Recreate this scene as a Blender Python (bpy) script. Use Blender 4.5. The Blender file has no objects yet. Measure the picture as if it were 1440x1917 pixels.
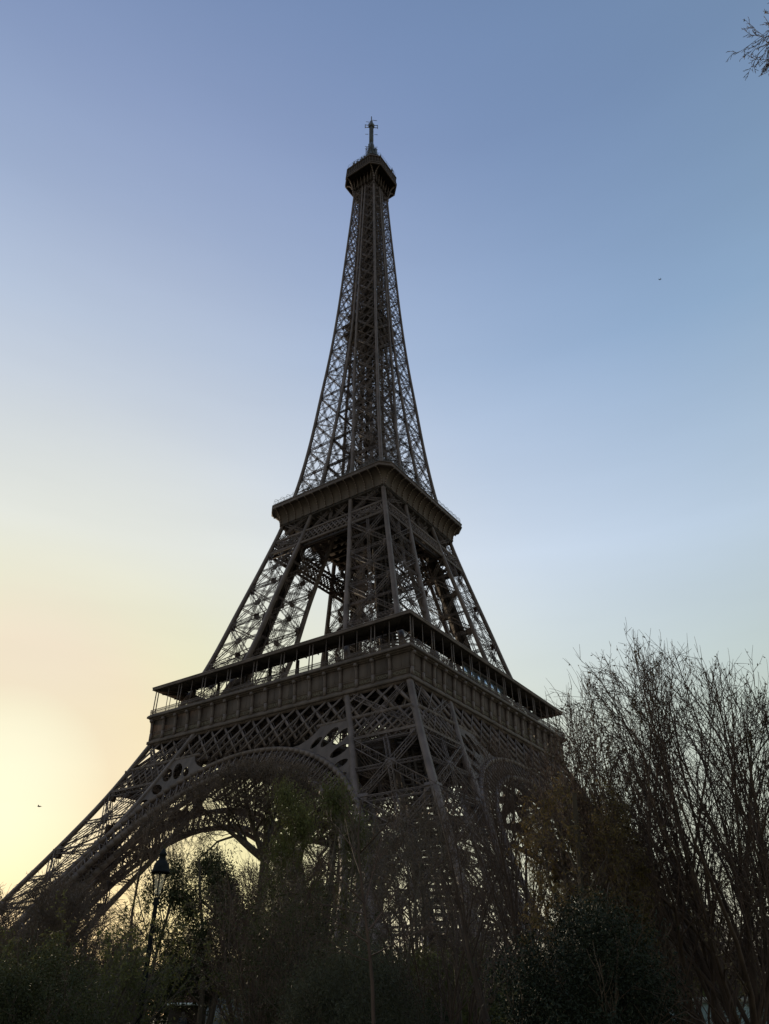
import bpy, math, random
import numpy as np
from mathutils import Vector, Matrix

SC = bpy.context.scene
COL = SC.collection
R = math.radians
PI = math.pi

# ------------------------------------------------------------------ camera
CAM = np.array([102.716, -142.544, 1.6])
AZ, YAW, PIT, ROLL, FPX = R(35.776), R(-1.509), R(33.729), R(-0.333), 1408.6
_a = AZ + YAW
FWD = np.array([-math.sin(_a) * math.cos(PIT), math.cos(_a) * math.cos(PIT), math.sin(PIT)])
_r = np.array([math.cos(_a), math.sin(_a), 0.0])
_u = np.cross(_r, FWD)
RT = _r * math.cos(ROLL) + _u * math.sin(ROLL)
UP = -_r * math.sin(ROLL) + _u * math.cos(ROLL)
cd = bpy.data.cameras.new('camera')
cam = bpy.data.objects.new('camera', cd)
COL.objects.link(cam)
cam.matrix_world = Matrix(((RT[0], UP[0], -FWD[0], CAM[0]), (RT[1], UP[1], -FWD[1], CAM[1]),
                           (RT[2], UP[2], -FWD[2], CAM[2]), (0, 0, 0, 1)))
cd.sensor_fit = 'VERTICAL'
cd.sensor_height = 24.0
cd.lens = 24.0 * FPX / 1917.0
cd.clip_start = 0.1
cd.clip_end = 9000
SC.camera = cam


def ray(px, py):
    d = FWD * FPX + RT * (px - 720.0) + UP * (958.5 - py)
    return d / np.linalg.norm(d)


def ground(px, dist, py=1880):
    d = ray(px, py)
    h = d[:2] / np.linalg.norm(d[:2])
    return np.array([CAM[0] + h[0] * dist, CAM[1] + h[1] * dist, 0.0])


def point(px, py, dist):
    """world point seen at a pixel of the photograph at a horizontal distance"""
    d = ray(px, py)
    return CAM + d * (dist / np.linalg.norm(d[:2]))


def top_z(px, py, dist):
    return point(px, py, dist)[2]


# ------------------------------------------------------------------ sky, sun, exposure
SUN = ray(-14, 1492)
SUN_EL = math.asin(SUN[2])
SUN_ROT = math.atan2(SUN[0], SUN[1])
world = bpy.data.worlds.new('World')
SC.world = world
world.use_nodes = True
wn = world.node_tree
bg = wn.nodes['Background']
sky = wn.nodes.new('ShaderNodeTexSky')
sky.sky_type = 'NISHITA'
sky.sun_disc = False
sky.sun_elevation = SUN_EL
sky.sun_rotation = SUN_ROT
sky.altitude = 50
sky.air_density = 1.6
sky.dust_density = 0.6
sky.ozone_density = 4.0
bg.inputs['Strength'].default_value = 0.10
# clear dusk sky: the sky texture plus the evening gradient by height and by angle from the sun
HEIGHT = [(0, (.55, .48, .36)), (.12, (.47, .475, .29)), (.3, (.46, .52, .37)), (.5, (.43, .53, .58)), (.7, (.235, .35, .46)), (.86, (.155, .235, .35)), (1, (.125, .195, .31))]
GLOW = [(-1, (0, 0, 0)), (.3, (0, 0, .02)), (.55, (.012, .008, .07)), (.75, (.125, .105, .17)), (.88, (.255, .185, .16)), (.95, (.285, .178, .02)), (.972, (.305, .175, 0)), (.984, (.32, .10, 0)), (.995, (.22, .035, 0)), (1, (.3, .26, .2))]


def wnode(t, **kw):
    n = wn.nodes.new(t)
    for k, v in kw.items():
        setattr(n, k, v)
    return n


def wramp(stops, lo, hi):
    n = wnode('ShaderNodeValToRGB')
    e = n.color_ramp.elements
    while len(e) < len(stops):
        e.new(0.5)
    for q, (p, c) in zip(e, stops):
        q.position = (p - lo) / (hi - lo)
        q.color = (*c, 1)
    return n


wtc = wnode('ShaderNodeTexCoord')
wsep = wnode('ShaderNodeSeparateXYZ')
wn.links.new(wtc.outputs['Generated'], wsep.inputs[0])
rh = wramp(HEIGHT, 0, 1)
wn.links.new(wsep.outputs['Z'], rh.inputs['Fac'])
wdot = wnode('ShaderNodeVectorMath', operation='DOT_PRODUCT')
wn.links.new(wtc.outputs['Generated'], wdot.inputs[0])
wdot.inputs[1].default_value = tuple(SUN)
wmap = wnode('ShaderNodeMapRange')
wmap.inputs['From Min'].default_value = -1
wmap.inputs['From Max'].default_value = 1
wn.links.new(wdot.outputs['Value'], wmap.inputs['Value'])
rg = wramp(GLOW, -1, 1)
rg.color_ramp.interpolation = 'B_SPLINE'
wn.links.new(wmap.outputs[0], rg.inputs['Fac'])


def wmix(a, b, k):
    n = wnode('ShaderNodeVectorMath', operation='MULTIPLY_ADD')
    wn.links.new(a, n.inputs[0])
    n.inputs[1].default_value = (k, k, k)
    if b is not None:
        wn.links.new(b, n.inputs[2])
    return n.outputs[0]


sky03 = wmix(sky.outputs[0], None, 0.25)
wmp = wnode('ShaderNodeMapping')
wmp.inputs['Rotation'].default_value = (0.5, 0.35, 0.6)
wmp.inputs['Scale'].default_value = (1.2, 1.2, 7.0)
wn.links.new(wtc.outputs['Generated'], wmp.inputs['Vector'])
wno = wnode('ShaderNodeTexNoise')
wno.inputs['Scale'].default_value = 1.6
wno.inputs['Detail'].default_value = 5
wn.links.new(wmp.outputs[0], wno.inputs['Vector'])
wmr = wnode('ShaderNodeMapRange')
wmr.inputs['From Min'].default_value = 0.3
wmr.inputs['From Max'].default_value = 0.7
wmr.inputs['To Min'].default_value = 0.975
wmr.inputs['To Max'].default_value = 1.03
wn.links.new(wno.outputs['Fac'], wmr.inputs['Value'])
wsc = wnode('ShaderNodeVectorMath', operation='SCALE')
wn.links.new(wmix(rg.outputs[0], wmix(rh.outputs[0], sky03, 10.0), 10.0), wsc.inputs[0])
wn.links.new(wmr.outputs[0], wsc.inputs['Scale'])
wn.links.new(wsc.outputs[0], bg.inputs['Color'])
sl = bpy.data.lights.new('sun', 'SUN')
sl.energy = 2.0
sl.angle = R(0.5)
sl.color = (1.0, 0.80, 0.55)
so = bpy.data.objects.new('sun', sl)
COL.objects.link(so)
so.rotation_euler = Vector(SUN).to_track_quat('Z', 'Y').to_euler()
so.location = (0, 0, 400)
SC.view_settings.view_transform = 'Standard'
SC.view_settings.look = 'None'
SC.view_settings.gamma = 1.0
SC.view_settings.use_curve_mapping = False
SC.view_settings.exposure = 0.0
SC.cycles.max_bounces = 6
SC.cycles.diffuse_bounces = 3
SC.cycles.transparent_max_bounces = 8


# ------------------------------------------------------------------ materials
def mat(name, c1, c2, rough=0.6, scale=1.0, metal=0.0, spec=0.4, detail=6, streak=None, bump=0.0, transl=0.0):
    m = bpy.data.materials.new(name)
    m.use_nodes = True
    nt = m.node_tree
    b = nt.nodes['Principled BSDF']
    tc = nt.nodes.new('ShaderNodeTexCoord')
    no = nt.nodes.new('ShaderNodeTexNoise')
    no.inputs['Scale'].default_value = scale
    no.inputs['Detail'].default_value = detail
    src = tc.outputs['Object']
    if streak:
        mp = nt.nodes.new('ShaderNodeMapping')
        mp.inputs['Scale'].default_value = streak
        nt.links.new(src, mp.inputs['Vector'])
        src = mp.outputs['Vector']
    nt.links.new(src, no.inputs['Vector'])
    cr = nt.nodes.new('ShaderNodeValToRGB')
    cr.color_ramp.elements[0].position = 0.33
    cr.color_ramp.elements[1].position = 0.68
    cr.color_ramp.elements[0].color = (*c1, 1)
    cr.color_ramp.elements[1].color = (*c2, 1)
    nt.links.new(no.outputs['Fac'], cr.inputs['Fac'])
    nt.links.new(cr.outputs['Color'], b.inputs['Base Color'])
    b.inputs['Roughness'].default_value = rough
    b.inputs['Metallic'].default_value = metal
    b.inputs['Specular IOR Level'].default_value = spec
    if bump:
        bp = nt.nodes.new('ShaderNodeBump')
        bp.inputs['Strength'].default_value = bump
        bp.inputs['Distance'].default_value = 0.05
        nt.links.new(no.outputs['Fac'], bp.inputs['Height'])
        nt.links.new(bp.outputs['Normal'], b.inputs['Normal'])
    if transl:
        tr = nt.nodes.new('ShaderNodeBsdfTranslucent')
        mx = nt.nodes.new('ShaderNodeMixShader')
        mx.inputs[0].default_value = transl
        nt.links.new(cr.outputs['Color'], tr.inputs['Color'])
        nt.links.new(b.outputs[0], mx.inputs[1])
        nt.links.new(tr.outputs[0], mx.inputs[2])
        nt.links.new(mx.outputs[0], nt.nodes['Material Output'].inputs['Surface'])
    return m


M = {}
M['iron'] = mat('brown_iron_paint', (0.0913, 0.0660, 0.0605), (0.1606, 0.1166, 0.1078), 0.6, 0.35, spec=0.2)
M['iron_lit'] = mat('lit_brown_iron_paint', (0.16, 0.115, 0.1), (0.21, 0.152, 0.132), 0.6, 0.6, spec=0.2)  # iron paint made lighter so the brackets look lit against the soffit
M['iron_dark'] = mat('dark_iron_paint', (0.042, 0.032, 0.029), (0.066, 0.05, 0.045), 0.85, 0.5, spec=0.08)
M['panel'] = mat('brown_iron_sheet', (0.0713, 0.0508, 0.0443), (0.1274, 0.0907, 0.0788), 0.65, 0.6, spec=0.2, streak=(1, 1, 0.15))
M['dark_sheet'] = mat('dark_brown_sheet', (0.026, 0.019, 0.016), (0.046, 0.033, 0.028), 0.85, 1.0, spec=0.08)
M['letters'] = mat('dull_gold_paint', (0.12, 0.09, 0.065), (0.15, 0.115, 0.08), 0.5, 1.0)
M['glass'] = mat('coated_window_glass', (0.5, 0.55, 0.6), (0.6, 0.65, 0.7), 0.08, 0.3, metal=0.85, spec=1.0)
M['stone'] = mat('pale_masonry', (0.22, 0.2, 0.17), (0.33, 0.3, 0.26), 0.85, 0.4, bump=0.4)
M['steel'] = mat('grey_antenna_steel', (0.05, 0.048, 0.048), (0.09, 0.086, 0.085), 0.5, 1.0)
M['bark'] = mat('dark_bark', (0.0445, 0.0324, 0.0244), (0.0954, 0.0696, 0.0524), 0.9, 9.0, streak=(1, 1, 0.25), bump=0.6)
M['bark_red'] = mat('reddish_bark', (0.0486, 0.0286, 0.0218), (0.0919, 0.0561, 0.0416), 0.85, 9.0, streak=(1, 1, 0.25), bump=0.5)
M['bark_grey'] = mat('grey_brown_bark', (0.0700, 0.0540, 0.0419), (0.1272, 0.0984, 0.0768), 0.9, 7.0, streak=(1, 1, 0.3), bump=0.6)
M['twig'] = mat('brown_twigs', (0.0718, 0.0468, 0.0347), (0.1306, 0.0863, 0.0633), 0.85, 3.0)
M['twig_red'] = mat('reddish_twigs', (0.0538, 0.0304, 0.0237), (0.0968, 0.0559, 0.0414), 0.8, 3.0)
M['twig_grey'] = mat('grey_brown_twigs', (0.0718, 0.0542, 0.0430), (0.1241, 0.0912, 0.0717), 0.85, 3.0)
M['leaf_olive'] = mat('olive_brown_leaves', (0.11, 0.078, 0.03), (0.17, 0.125, 0.055), 0.6, 1.2, spec=.15, transl=0.4)
M['leaf_bud'] = mat('brown_buds', (0.0867, 0.0630, 0.0339), (0.1559, 0.1126, 0.0609), 0.7, 1.2)
M['leaf_dark'] = mat('dark_evergreen_leaves', (0.0329, 0.0360, 0.0162), (0.0659, 0.0660, 0.0311), 0.6, 1.0, spec=0.12, transl=0.15)
M['leaf_green'] = mat('green_leaves', (0.0798, 0.0810, 0.0271), (0.1473, 0.1410, 0.0541), 0.6, 0.8, spec=0.15, transl=0.3)
M['leaf_blue'] = mat('grey_green_leaves', (0.0520, 0.0496, 0.0298), (0.0936, 0.0870, 0.0541), 0.65, 0.8, spec=0.12, transl=0.2)
M['leaf_gloss'] = mat('glossy_evergreen_leaves', (0.0146, 0.0184, 0.0112), (0.0268, 0.0310, 0.0178), 0.6, 1.0, spec=0.15)
M['black_metal'] = mat('black_lamp_paint', (0.008, 0.009, 0.011), (0.016, 0.017, 0.02), 0.8, 5.0, spec=0.1)


def glass_mat():
    m = bpy.data.materials.new('frosted_lamp_glass')
    m.use_nodes = True
    nt = m.node_tree
    b = nt.nodes['Principled BSDF']
    no = nt.nodes.new('ShaderNodeTexNoise')
    no.inputs['Scale'].default_value = 4
    cr = nt.nodes.new('ShaderNodeValToRGB')
    cr.color_ramp.elements[0].color = (0.55, 0.55, 0.48, 1)
    cr.color_ramp.elements[1].color = (0.72, 0.72, 0.64, 1)
    nt.links.new(no.outputs['Fac'], cr.inputs['Fac'])
    tr = nt.nodes.new('ShaderNodeBsdfTranslucent')
    tp = nt.nodes.new('ShaderNodeBsdfTransparent')
    mx = nt.nodes.new('ShaderNodeMixShader')
    mx2 = nt.nodes.new('ShaderNodeMixShader')
    mx.inputs[0].default_value = 0.5
    mx2.inputs[0].default_value = 0.7
    nt.links.new(cr.outputs[0], b.inputs['Base Color'])
    nt.links.new(cr.outputs[0], tr.inputs['Color'])
    nt.links.new(b.outputs[0], mx.inputs[1])
    nt.links.new(tr.outputs[0], mx.inputs[2])
    nt.links.new(mx.outputs[0], mx2.inputs[1])
    nt.links.new(tp.outputs[0], mx2.inputs[2])
    nt.links.new(mx2.outputs[0], nt.nodes['Material Output'].inputs['Surface'])
    return m


M['lamp_glass'] = glass_mat()


# ------------------------------------------------------------------ object helpers
def tag(o, label=None, cat=None, group=None, kind=None):
    if label:
        o['label'] = label
    if cat:
        o['category'] = cat
    if group:
        o['group'] = group
    if kind:
        o['kind'] = kind
    return o


def empty(name, loc=(0, 0, 0), rz=0, parent=None):
    o = bpy.data.objects.new(name, None)
    o.empty_display_size = 0.5
    COL.objects.link(o)
    o.location = loc
    o.rotation_euler = (0, 0, rz)
    if parent:
        o.parent = parent
    return o


def link(name, me, parent=None, rz=0, loc=None):
    o = bpy.data.objects.new(name, me)
    COL.objects.link(o)
    if parent:
        o.parent = parent
    if rz:
        o.rotation_euler = (0, 0, rz)
    if loc is not None:
        o.location = loc
    return o


def copy_tree(o, parent=None):
    c = o.copy()
    COL.objects.link(c)
    c.parent = parent
    for ch in list(o.children):
        copy_tree(ch, c)
    return c


class MB:
    """collects boxes, bars, tubes and sheets; build() links them as ONE mesh"""

    def __init__(self):
        self.v, self.q, self.t, self.n = [], [], [], 0
        self.lat = []

    def add(self, v, q=None, t=None):
        v = np.asarray(v, float).reshape(-1, 3)
        if q is not None and len(q):
            self.q.append(np.asarray(q, int).reshape(-1, 4) + self.n)
        if t is not None and len(t):
            self.t.append(np.asarray(t, int).reshape(-1, 3) + self.n)
        self.v.append(v)
        self.n += len(v)

    def beams(self, P0, P1, w, h, N):
        P0 = np.asarray(P0, float).reshape(-1, 3)
        P1 = np.asarray(P1, float).reshape(-1, 3)
        m = len(P0)
        N = np.broadcast_to(np.asarray(N, float), (m, 3))
        t = P1 - P0
        t = t / np.maximum(np.linalg.norm(t, axis=1, keepdims=True), 1e-9)
        b = np.cross(t, N)
        ln = np.linalg.norm(b, axis=1, keepdims=True)
        alt = np.cross(t, np.array([0.31, 0.62, 0.72]))
        b = np.where(ln < 1e-4, alt, b)
        b = b / np.linalg.norm(b, axis=1, keepdims=True)
        n = np.cross(b, t)
        w = np.broadcast_to(np.asarray(w, float).reshape(-1, 1), (m, 1)) / 2
        h = np.broadcast_to(np.asarray(h, float).reshape(-1, 1), (m, 1)) / 2
        V = np.stack([P0 - b * w - n * h, P0 + b * w - n * h, P0 + b * w + n * h, P0 - b * w + n * h,
                      P1 - b * w - n * h, P1 + b * w - n * h, P1 + b * w + n * h, P1 - b * w + n * h], 1)
        F = np.array([[0, 1, 5, 4], [1, 2, 6, 5], [2, 3, 7, 6], [3, 0, 4, 7], [0, 3, 2, 1], [4, 5, 6, 7]])
        Q = (F[None] + (np.arange(m) * 8)[:, None, None]).reshape(-1, 4)
        self.add(V.reshape(-1, 3), Q)

    def beam(self, p0, p1, w, h, N=(0, 0, 1)):
        self.beams([p0], [p1], w, h, N)

    def box(self, lo, hi):
        x0, y0, z0 = lo
        x1, y1, z1 = hi
        v = [(x0, y0, z0), (x1, y0, z0), (x1, y1, z0), (x0, y1, z0), (x0, y0, z1), (x1, y0, z1), (x1, y1, z1), (x0, y1, z1)]
        self.add(v, [[0, 3, 2, 1], [4, 5, 6, 7], [0, 1, 5, 4], [1, 2, 6, 5], [2, 3, 7, 6], [3, 0, 4, 7]])

    def lattice(self, p0, p1, N, W, D, rail=0.13, pitch=None, lace=None):
        """lattice girder: four angle rails and zigzag lacing on its two wide sides"""
        p0 = np.asarray(p0, float)
        p1 = np.asarray(p1, float)
        t = p1 - p0
        L = np.linalg.norm(t)
        t = t / L
        b = np.cross(t, N)
        b /= np.linalg.norm(b)
        n = np.cross(b, t)
        A, B = [], []
        for sb in (-1, 1):
            for sn in (-1, 1):
                o = b * (sb * W / 2) + n * (sn * D / 2)
                A.append(p0 + o)
                B.append(p1 + o)
        self.beams(A, B, rail, rail, n)
        k = max(2, int(round(L / (pitch or W * 1.15))))
        s = np.linspace(0, 1, k + 1)
        sg = np.where(np.arange(k + 1) % 2 == 0, 1.0, -1.0)
        for sn in (-1, 1):
            Pz = p0 + (p1 - p0) * s[:, None] + b * (sg * W / 2)[:, None] * sn + n * (sn * D / 2)
            self.beams(Pz[:-1], Pz[1:], (lace or rail * 0.6), rail * 0.45, n)

    def square_sweep(self, C, w):
        """axis-aligned square section swept along a mostly vertical polyline"""
        C = np.asarray(C, float)
        k = len(C)
        w = np.broadcast_to(np.asarray(w, float), (k,)) / 2
        o = np.array([[-1, -1], [1, -1], [1, 1], [-1, 1]], float)
        V = np.zeros((k, 4, 3))
        V[:, :, :2] = C[:, None, :2] + o[None] * w[:, None, None]
        V[:, :, 2] = C[:, None, 2]
        Q = []
        for i in range(k - 1):
            for j in range(4):
                a, b_ = i * 4 + j, i * 4 + (j + 1) % 4
                Q.append([a, b_, b_ + 4, a + 4])
        Q += [[3, 2, 1, 0], [(k - 1) * 4 + j for j in range(4)]]
        self.add(V.reshape(-1, 3), Q)

    def lathe(self, prof, c=(0, 0, 0), seg=12, a0=0.0):
        c = np.asarray(c, float)
        k = len(prof)
        an = a0 + np.arange(seg) * 2 * PI / seg
        V = np.zeros((k, seg, 3))
        for i, (r, z) in enumerate(prof):
            V[i, :, 0] = c[0] + r * np.cos(an)
            V[i, :, 1] = c[1] + r * np.sin(an)
            V[i, :, 2] = c[2] + z
        Q = [[i * seg + j, i * seg + (j + 1) % seg, (i + 1) * seg + (j + 1) % seg, (i + 1) * seg + j]
             for i in range(k - 1) for j in range(seg)]
        self.add(V.reshape(-1, 3), Q)

    def tubes(self, pts, r0, r1, sides):
        """pts (m,K,3): m tapered tubes"""
        pts = np.asarray(pts, float)
        m, K, _ = pts.shape
        tg = np.gradient(pts, axis=1)
        tg /= np.maximum(np.linalg.norm(tg, axis=2, keepdims=True), 1e-9)
        ref = np.where(np.abs(tg[:, :1, 2:3]) > 0.9, np.array([1.0, 0.2, 0]), np.array([0.1, 0.05, 1.0]))
        b = np.cross(tg, ref)
        b /= np.maximum(np.linalg.norm(b, axis=2, keepdims=True), 1e-9)
        n = np.cross(b, tg)
        f = np.linspace(0, 1, K)[None, :, None]
        rr = np.asarray(r0)[:, None, None] * (1 - f) + np.asarray(r1)[:, None, None] * f
        an = np.arange(sides) * 2 * PI / sides
        V = pts[:, :, None, :] + rr[..., None] * (b[:, :, None, :] * np.cos(an)[None, None, :, None] + n[:, :, None, :] * np.sin(an)[None, None, :, None])
        i = np.arange(K - 1)[:, None] * sides
        j = np.arange(sides)[None]
        j2 = (j + 1) % sides
        F = np.stack([i + j, i + j2, i + sides + j2, i + sides + j], -1).reshape(-1, 4)
        Q = (F[None] + (np.arange(m) * K * sides)[:, None, None]).reshape(-1, 4)
        self.add(V.reshape(-1, 3), Q)

    def mesh(self, name, material, smooth=False):
        V = np.concatenate(self.v) if self.v else np.zeros((0, 3))
        q = np.concatenate(self.q) if self.q else np.zeros((0, 4), int)
        t = np.concatenate(self.t) if self.t else np.zeros((0, 3), int)
        me = bpy.data.meshes.new(name)
        me.vertices.add(len(V))
        me.vertices.foreach_set('co', V.astype(np.float32).ravel())
        loops = np.concatenate([q.ravel(), t.ravel()]).astype(np.int32)
        me.loops.add(len(loops))
        me.loops.foreach_set('vertex_index', loops)
        st = np.concatenate([np.arange(len(q)) * 4, len(q) * 4 + np.arange(len(t)) * 3]).astype(np.int32)
        me.polygons.add(len(q) + len(t))
        me.polygons.foreach_set('loop_start', st)
        me.update(calc_edges=True)
        if smooth:
            me.polygons.foreach_set('use_smooth', np.ones(len(me.polygons), bool))
        me.materials.append(material)
        return me

    def build(self, name, material, parent=None, smooth=False):
        return link(name, self.mesh(name, material, smooth), parent)


# ------------------------------------------------------------------ ground
g = MB()
gx = np.array([-2500, -400, -150, -60, 0, 60, 100, 150, 400, 2500.])
nx = len(gx)
V = np.array([(x, y, 0.0) for y in gx for x in gx])
g.add(V, [[j * nx + i, j * nx + i + 1, (j + 1) * nx + i + 1, (j + 1) * nx + i] for j in range(nx - 1) for i in range(nx - 1)])
M['lawn'] = mat('winter_lawn', (0.035, 0.042, 0.018), (0.085, 0.08, 0.045), 0.95, 0.25, bump=0.5)
M['gravel'] = mat('pale_gravel', (0.22, 0.2, 0.17), (0.36, 0.33, 0.28), 0.95, 3.0, bump=0.4)
tag(g.build('ground', M['lawn']), kind='structure')
pp_ = MB()
pp_.box((-70, -70, -0.05), (70, 70, 0.004))
tag(pp_.build('esplanade', M['gravel']), kind='structure')

# ------------------------------------------------------------------ tower profile
KZ = np.array([0, 20, 30, 40, 51.7, 60, 69, 86, 103, 111, 125, 140, 160, 180, 200, 226, 266, 280.])
KS = np.array([62.0, 50.53, 44.78, 39.49, 34.35, 30.9, 27.7, 23.2, 18.87, 17.0, 14.5, 12.65, 10.85, 9.15, 7.87, 6.62, 4.85, 4.5])
IZ = np.array([0, 21.8, 32.5, 41, 51, 60, 69, 89, 111, 126, 140, 160, 182, 190, 280])
IS = np.array([47, 34.4, 28.25, 24.4, 19.9, 16.7, 13.7, 10.1, 6.1, 4.4, 3.3, 1.7, 0.75, 0.5, 0.42])


def hermite(z, X, Y):
    z = np.atleast_1d(np.asarray(z, float))
    d = np.diff(Y) / np.diff(X)
    m = np.empty(len(X))
    m[0], m[-1] = d[0], d[-1]
    m[1:-1] = (d[:-1] + d[1:]) / 2
    k = np.clip(np.searchsorted(X, z) - 1, 0, len(X) - 2)
    h = X[k + 1] - X[k]
    t = np.clip((z - X[k]) / h, 0, 1)
    return ((2 * t**3 - 3 * t**2 + 1) * Y[k] + (t**3 - 2 * t**2 + t) * h * m[k] + (-2 * t**3 + 3 * t**2) * Y[k + 1] + (t**3 - t**2) * h * m[k + 1])


def S(z):
    return float(hermite(z, KZ, KS)[0])


def I(z):
    return float(hermite(z, IZ, IS)[0])


def CW(z):
    return float(np.interp(z, [0, 50, 60, 110, 125, 180, 267], [1.05, 0.95, 0.95, 0.85, 0.75, 0.62, 0.5]))


tower = empty('iron_tower')
tag(tower, 'huge dark brown wrought-iron lattice tower with two platforms, seen from below against the sunset sky', 'tower')


# ---- pillars: built for one quadrant (x > 0, y < 0), turned four times
def corner(z, a, b):
    """a, b = 1 outer / 0 inner along x and along y; centre of the chord box"""
    w = CW(z) / 2
    o, i = S(z) - w, I(z) + w
    return np.array([o if a else i, -(o if b else i), z])


def chords(mb, zs):
    for a in (0, 1):
        for b in (0, 1):
            C = np.array([corner(z, a, b) for z in zs])
            mb.square_sweep(C, [CW(z) for z in zs])
            # raised edge angles that catch a little light
            for z0, z1 in zip(zs[:-1], zs[1:]):
                pass


def bracing(mb, nodes, W, D, rail, mid=True, plan=True, gusset=1.5):
    FACES = [((0, 1), (1, 1), np.array([0, -1.0, 0.2])), ((1, 0), (1, 1), np.array([1.0, 0, 0.2])),
             ((0, 0), (1, 0), np.array([0, 1.0, 0.2])), ((0, 0), (0, 1), np.array([-1.0, 0, 0.2]))]
    for k, (z0, z1) in enumerate(zip(nodes[:-1], nodes[1:])):
        w_ = W if np.isscalar(W) else W[k]
        r_ = rail if np.isscalar(rail) else rail[k]
        for c0, c1, N in FACES:
            a0, a1 = corner(z0, *c0), corner(z0, *c1)
            b0, b1 = corner(z1, *c0), corner(z1, *c1)
            mb.lattice(a0, b1, N, w_, D, r_)
            mb.lattice(a1, b0, N, w_, D * 0.9, r_)
            mb.lattice(b0, b1, N, w_ * 0.8, D * 0.8, r_)
            if mid:
                mb.lattice((a0 + a1) / 2, (b0 + b1) / 2, N, w_ * 0.6, D * 0.6, r_ * 0.8)
                mb.lattice((a0 + b0) / 2, (a1 + b1) / 2, N, w_ * 0.5, D * 0.5, r_ * 0.8)
            # gusset plates at crossing and at the chords
            x = (a0 + a1 + b0 + b1) / 4
            t = (a1 - a0) / np.linalg.norm(a1 - a0)
            gs = gusset * w_
            mb.beam(x - t * gs * 0.5, x + t * gs * 0.5, gs, D * 0.7, N)
            for q in (b0, b1):
                sgn = 1 if q is b0 else -1
                mb.beam(q, q + t * sgn * gs * 1.1, gs * 1.15, D * 0.6, N)
        if plan:
            q = [corner(z1, 0, 0), corner(z1, 1, 1), corner(z1, 0, 1), corner(z1, 1, 0)]
            mb.lattice(q[0], q[1], np.array([0, 0, 1.0]), w_ * 0.6, D * 0.6, r_ * 0.8)
            mb.lattice(q[2], q[3], np.array([0, 0, 1.0]), w_ * 0.6, D * 0.6, r_ * 0.8)


LOW = [2.5, 10, 19, 29, 40.3]
MIDN = [58.5, 70, 81, 91.5, 102]
UPN = [106, 112]
SH = [117, 128, 138, 148.5, 159, 169.5, 179.5, 189, 198.3, 207.5, 216.5, 225, 233.5, 241.5, 249, 256, 262, 267.5]

c = MB()
chords(c, list(np.linspace(2, 58, 29)) + list(np.linspace(60, 116, 24)))
me_leg = c.mesh('leg', M['iron'])
b = MB()
bracing(b, LOW, 1.15, 0.55, 0.13)
bracing(b, [41.0, 51.5], 0.8, 0.4, 0.11, mid=False, plan=True)
bracing(b, MIDN, 0.9, 0.5, 0.10)
bracing(b, [102, 106.0], 0.6, 0.4, 0.12, mid=False)
bracing(b, UPN, 0.7, 0.4, 0.12, mid=False)
me_br = b.mesh('bracing', M['iron'])
t_ = MB()
for z0, z1 in zip(np.arange(5, 52, 4.7), np.arange(9.7, 57, 4.7)):
    pass
zz = np.linspace(4, 111, 40)
cen = np.array([((S(z) + I(z)) / 2, -(S(z) + I(z)) / 2, z) for z in zz])
dg = np.array([1, 1, 0]) / math.sqrt(2)
nrm = np.array([1, -1, 1.2])
for off in (-2.1, -0.5, 0.5, 2.1):
    t_.beams(cen[:-1] + dg * off, cen[1:] + dg * off, 0.35, 1.0, nrm)
for k in range(len(zz) - 1):
    for f in (0.0, 0.33, 0.66):
        q = cen[k] * (1 - f) + cen[k + 1] * f
        t_.beam(q - dg * 2.1, q + dg * 2.1, 0.28, 0.35, nrm)
# deck plates of the lift way over the middle storey
k0 = int(np.searchsorted(zz, 66))
t_.beams(cen[k0:-1] + np.array([-.5, .5, 0.]) * 1.5, cen[k0 + 1:] + np.array([-.5, .5, 0.]) * 1.5, 3.4, 0.25, nrm)
# stair flights beside the lift way
for k in range(len(zz) - 1):
    a = cen[k] + np.array([2.0, 2.0, 0]) * (1 if k % 2 else 1.8)
    b2 = cen[k + 1] + np.array([2.0, 2.0, 0]) * (1.8 if k % 2 else 1)
    t_.beam(a, b2, 1.1, 0.25, (0, 0, 1))
    t_.beam(a + [0.5, -0.5, 1.0], b2 + [0.5, -0.5, 1.0], 0.08, 0.08, (0, 0, 1))
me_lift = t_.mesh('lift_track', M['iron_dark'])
me_foot = []
for (x, y) in ((0, 0), (1, 0), (0, 1), (1, 1)):
    f_ = MB()
    cx, cy = (47.8, 61.2)[x], -(47.8, 61.2)[y]
    hw = 3.6
    pr = [(hw + .5, -0.3), (hw + .5, 1.2), (hw, 1.25), (hw - .8, 2.9), (hw - .5, 2.95), (hw - .5, 3.5)]
    V = []
    for h, z in pr:
        V += [(cx - h, cy - h, z), (cx + h, cy - h, z), (cx + h, cy + h, z), (cx - h, cy + h, z)]
    Q = [[i * 4 + j, i * 4 + (j + 1) % 4, i * 4 + 4 + (j + 1) % 4, i * 4 + 4 + j] for i in range(len(pr) - 1) for j in range(4)]
    Q.append([20, 21, 22, 23])
    f_.add(V, Q)
    me_foot.append(f_.mesh('masonry_footing', M['stone']))

c = MB()
chords(c, list(np.linspace(116.3, 200, 30)) + list(np.linspace(203, 269, 16)))
me_up = c.mesh('upper_pillar', M['iron'])
b = MB()
WS = list(np.interp(SH[:-1], [117, 160, 200, 267], [0.62, 0.5, 0.42, 0.34]))
RS = list(np.interp(SH[:-1], [117, 200, 267], [0.095, 0.085, 0.08]))
bracing(b, SH, WS, 0.35, RS, mid=False, gusset=1.3)
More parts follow.
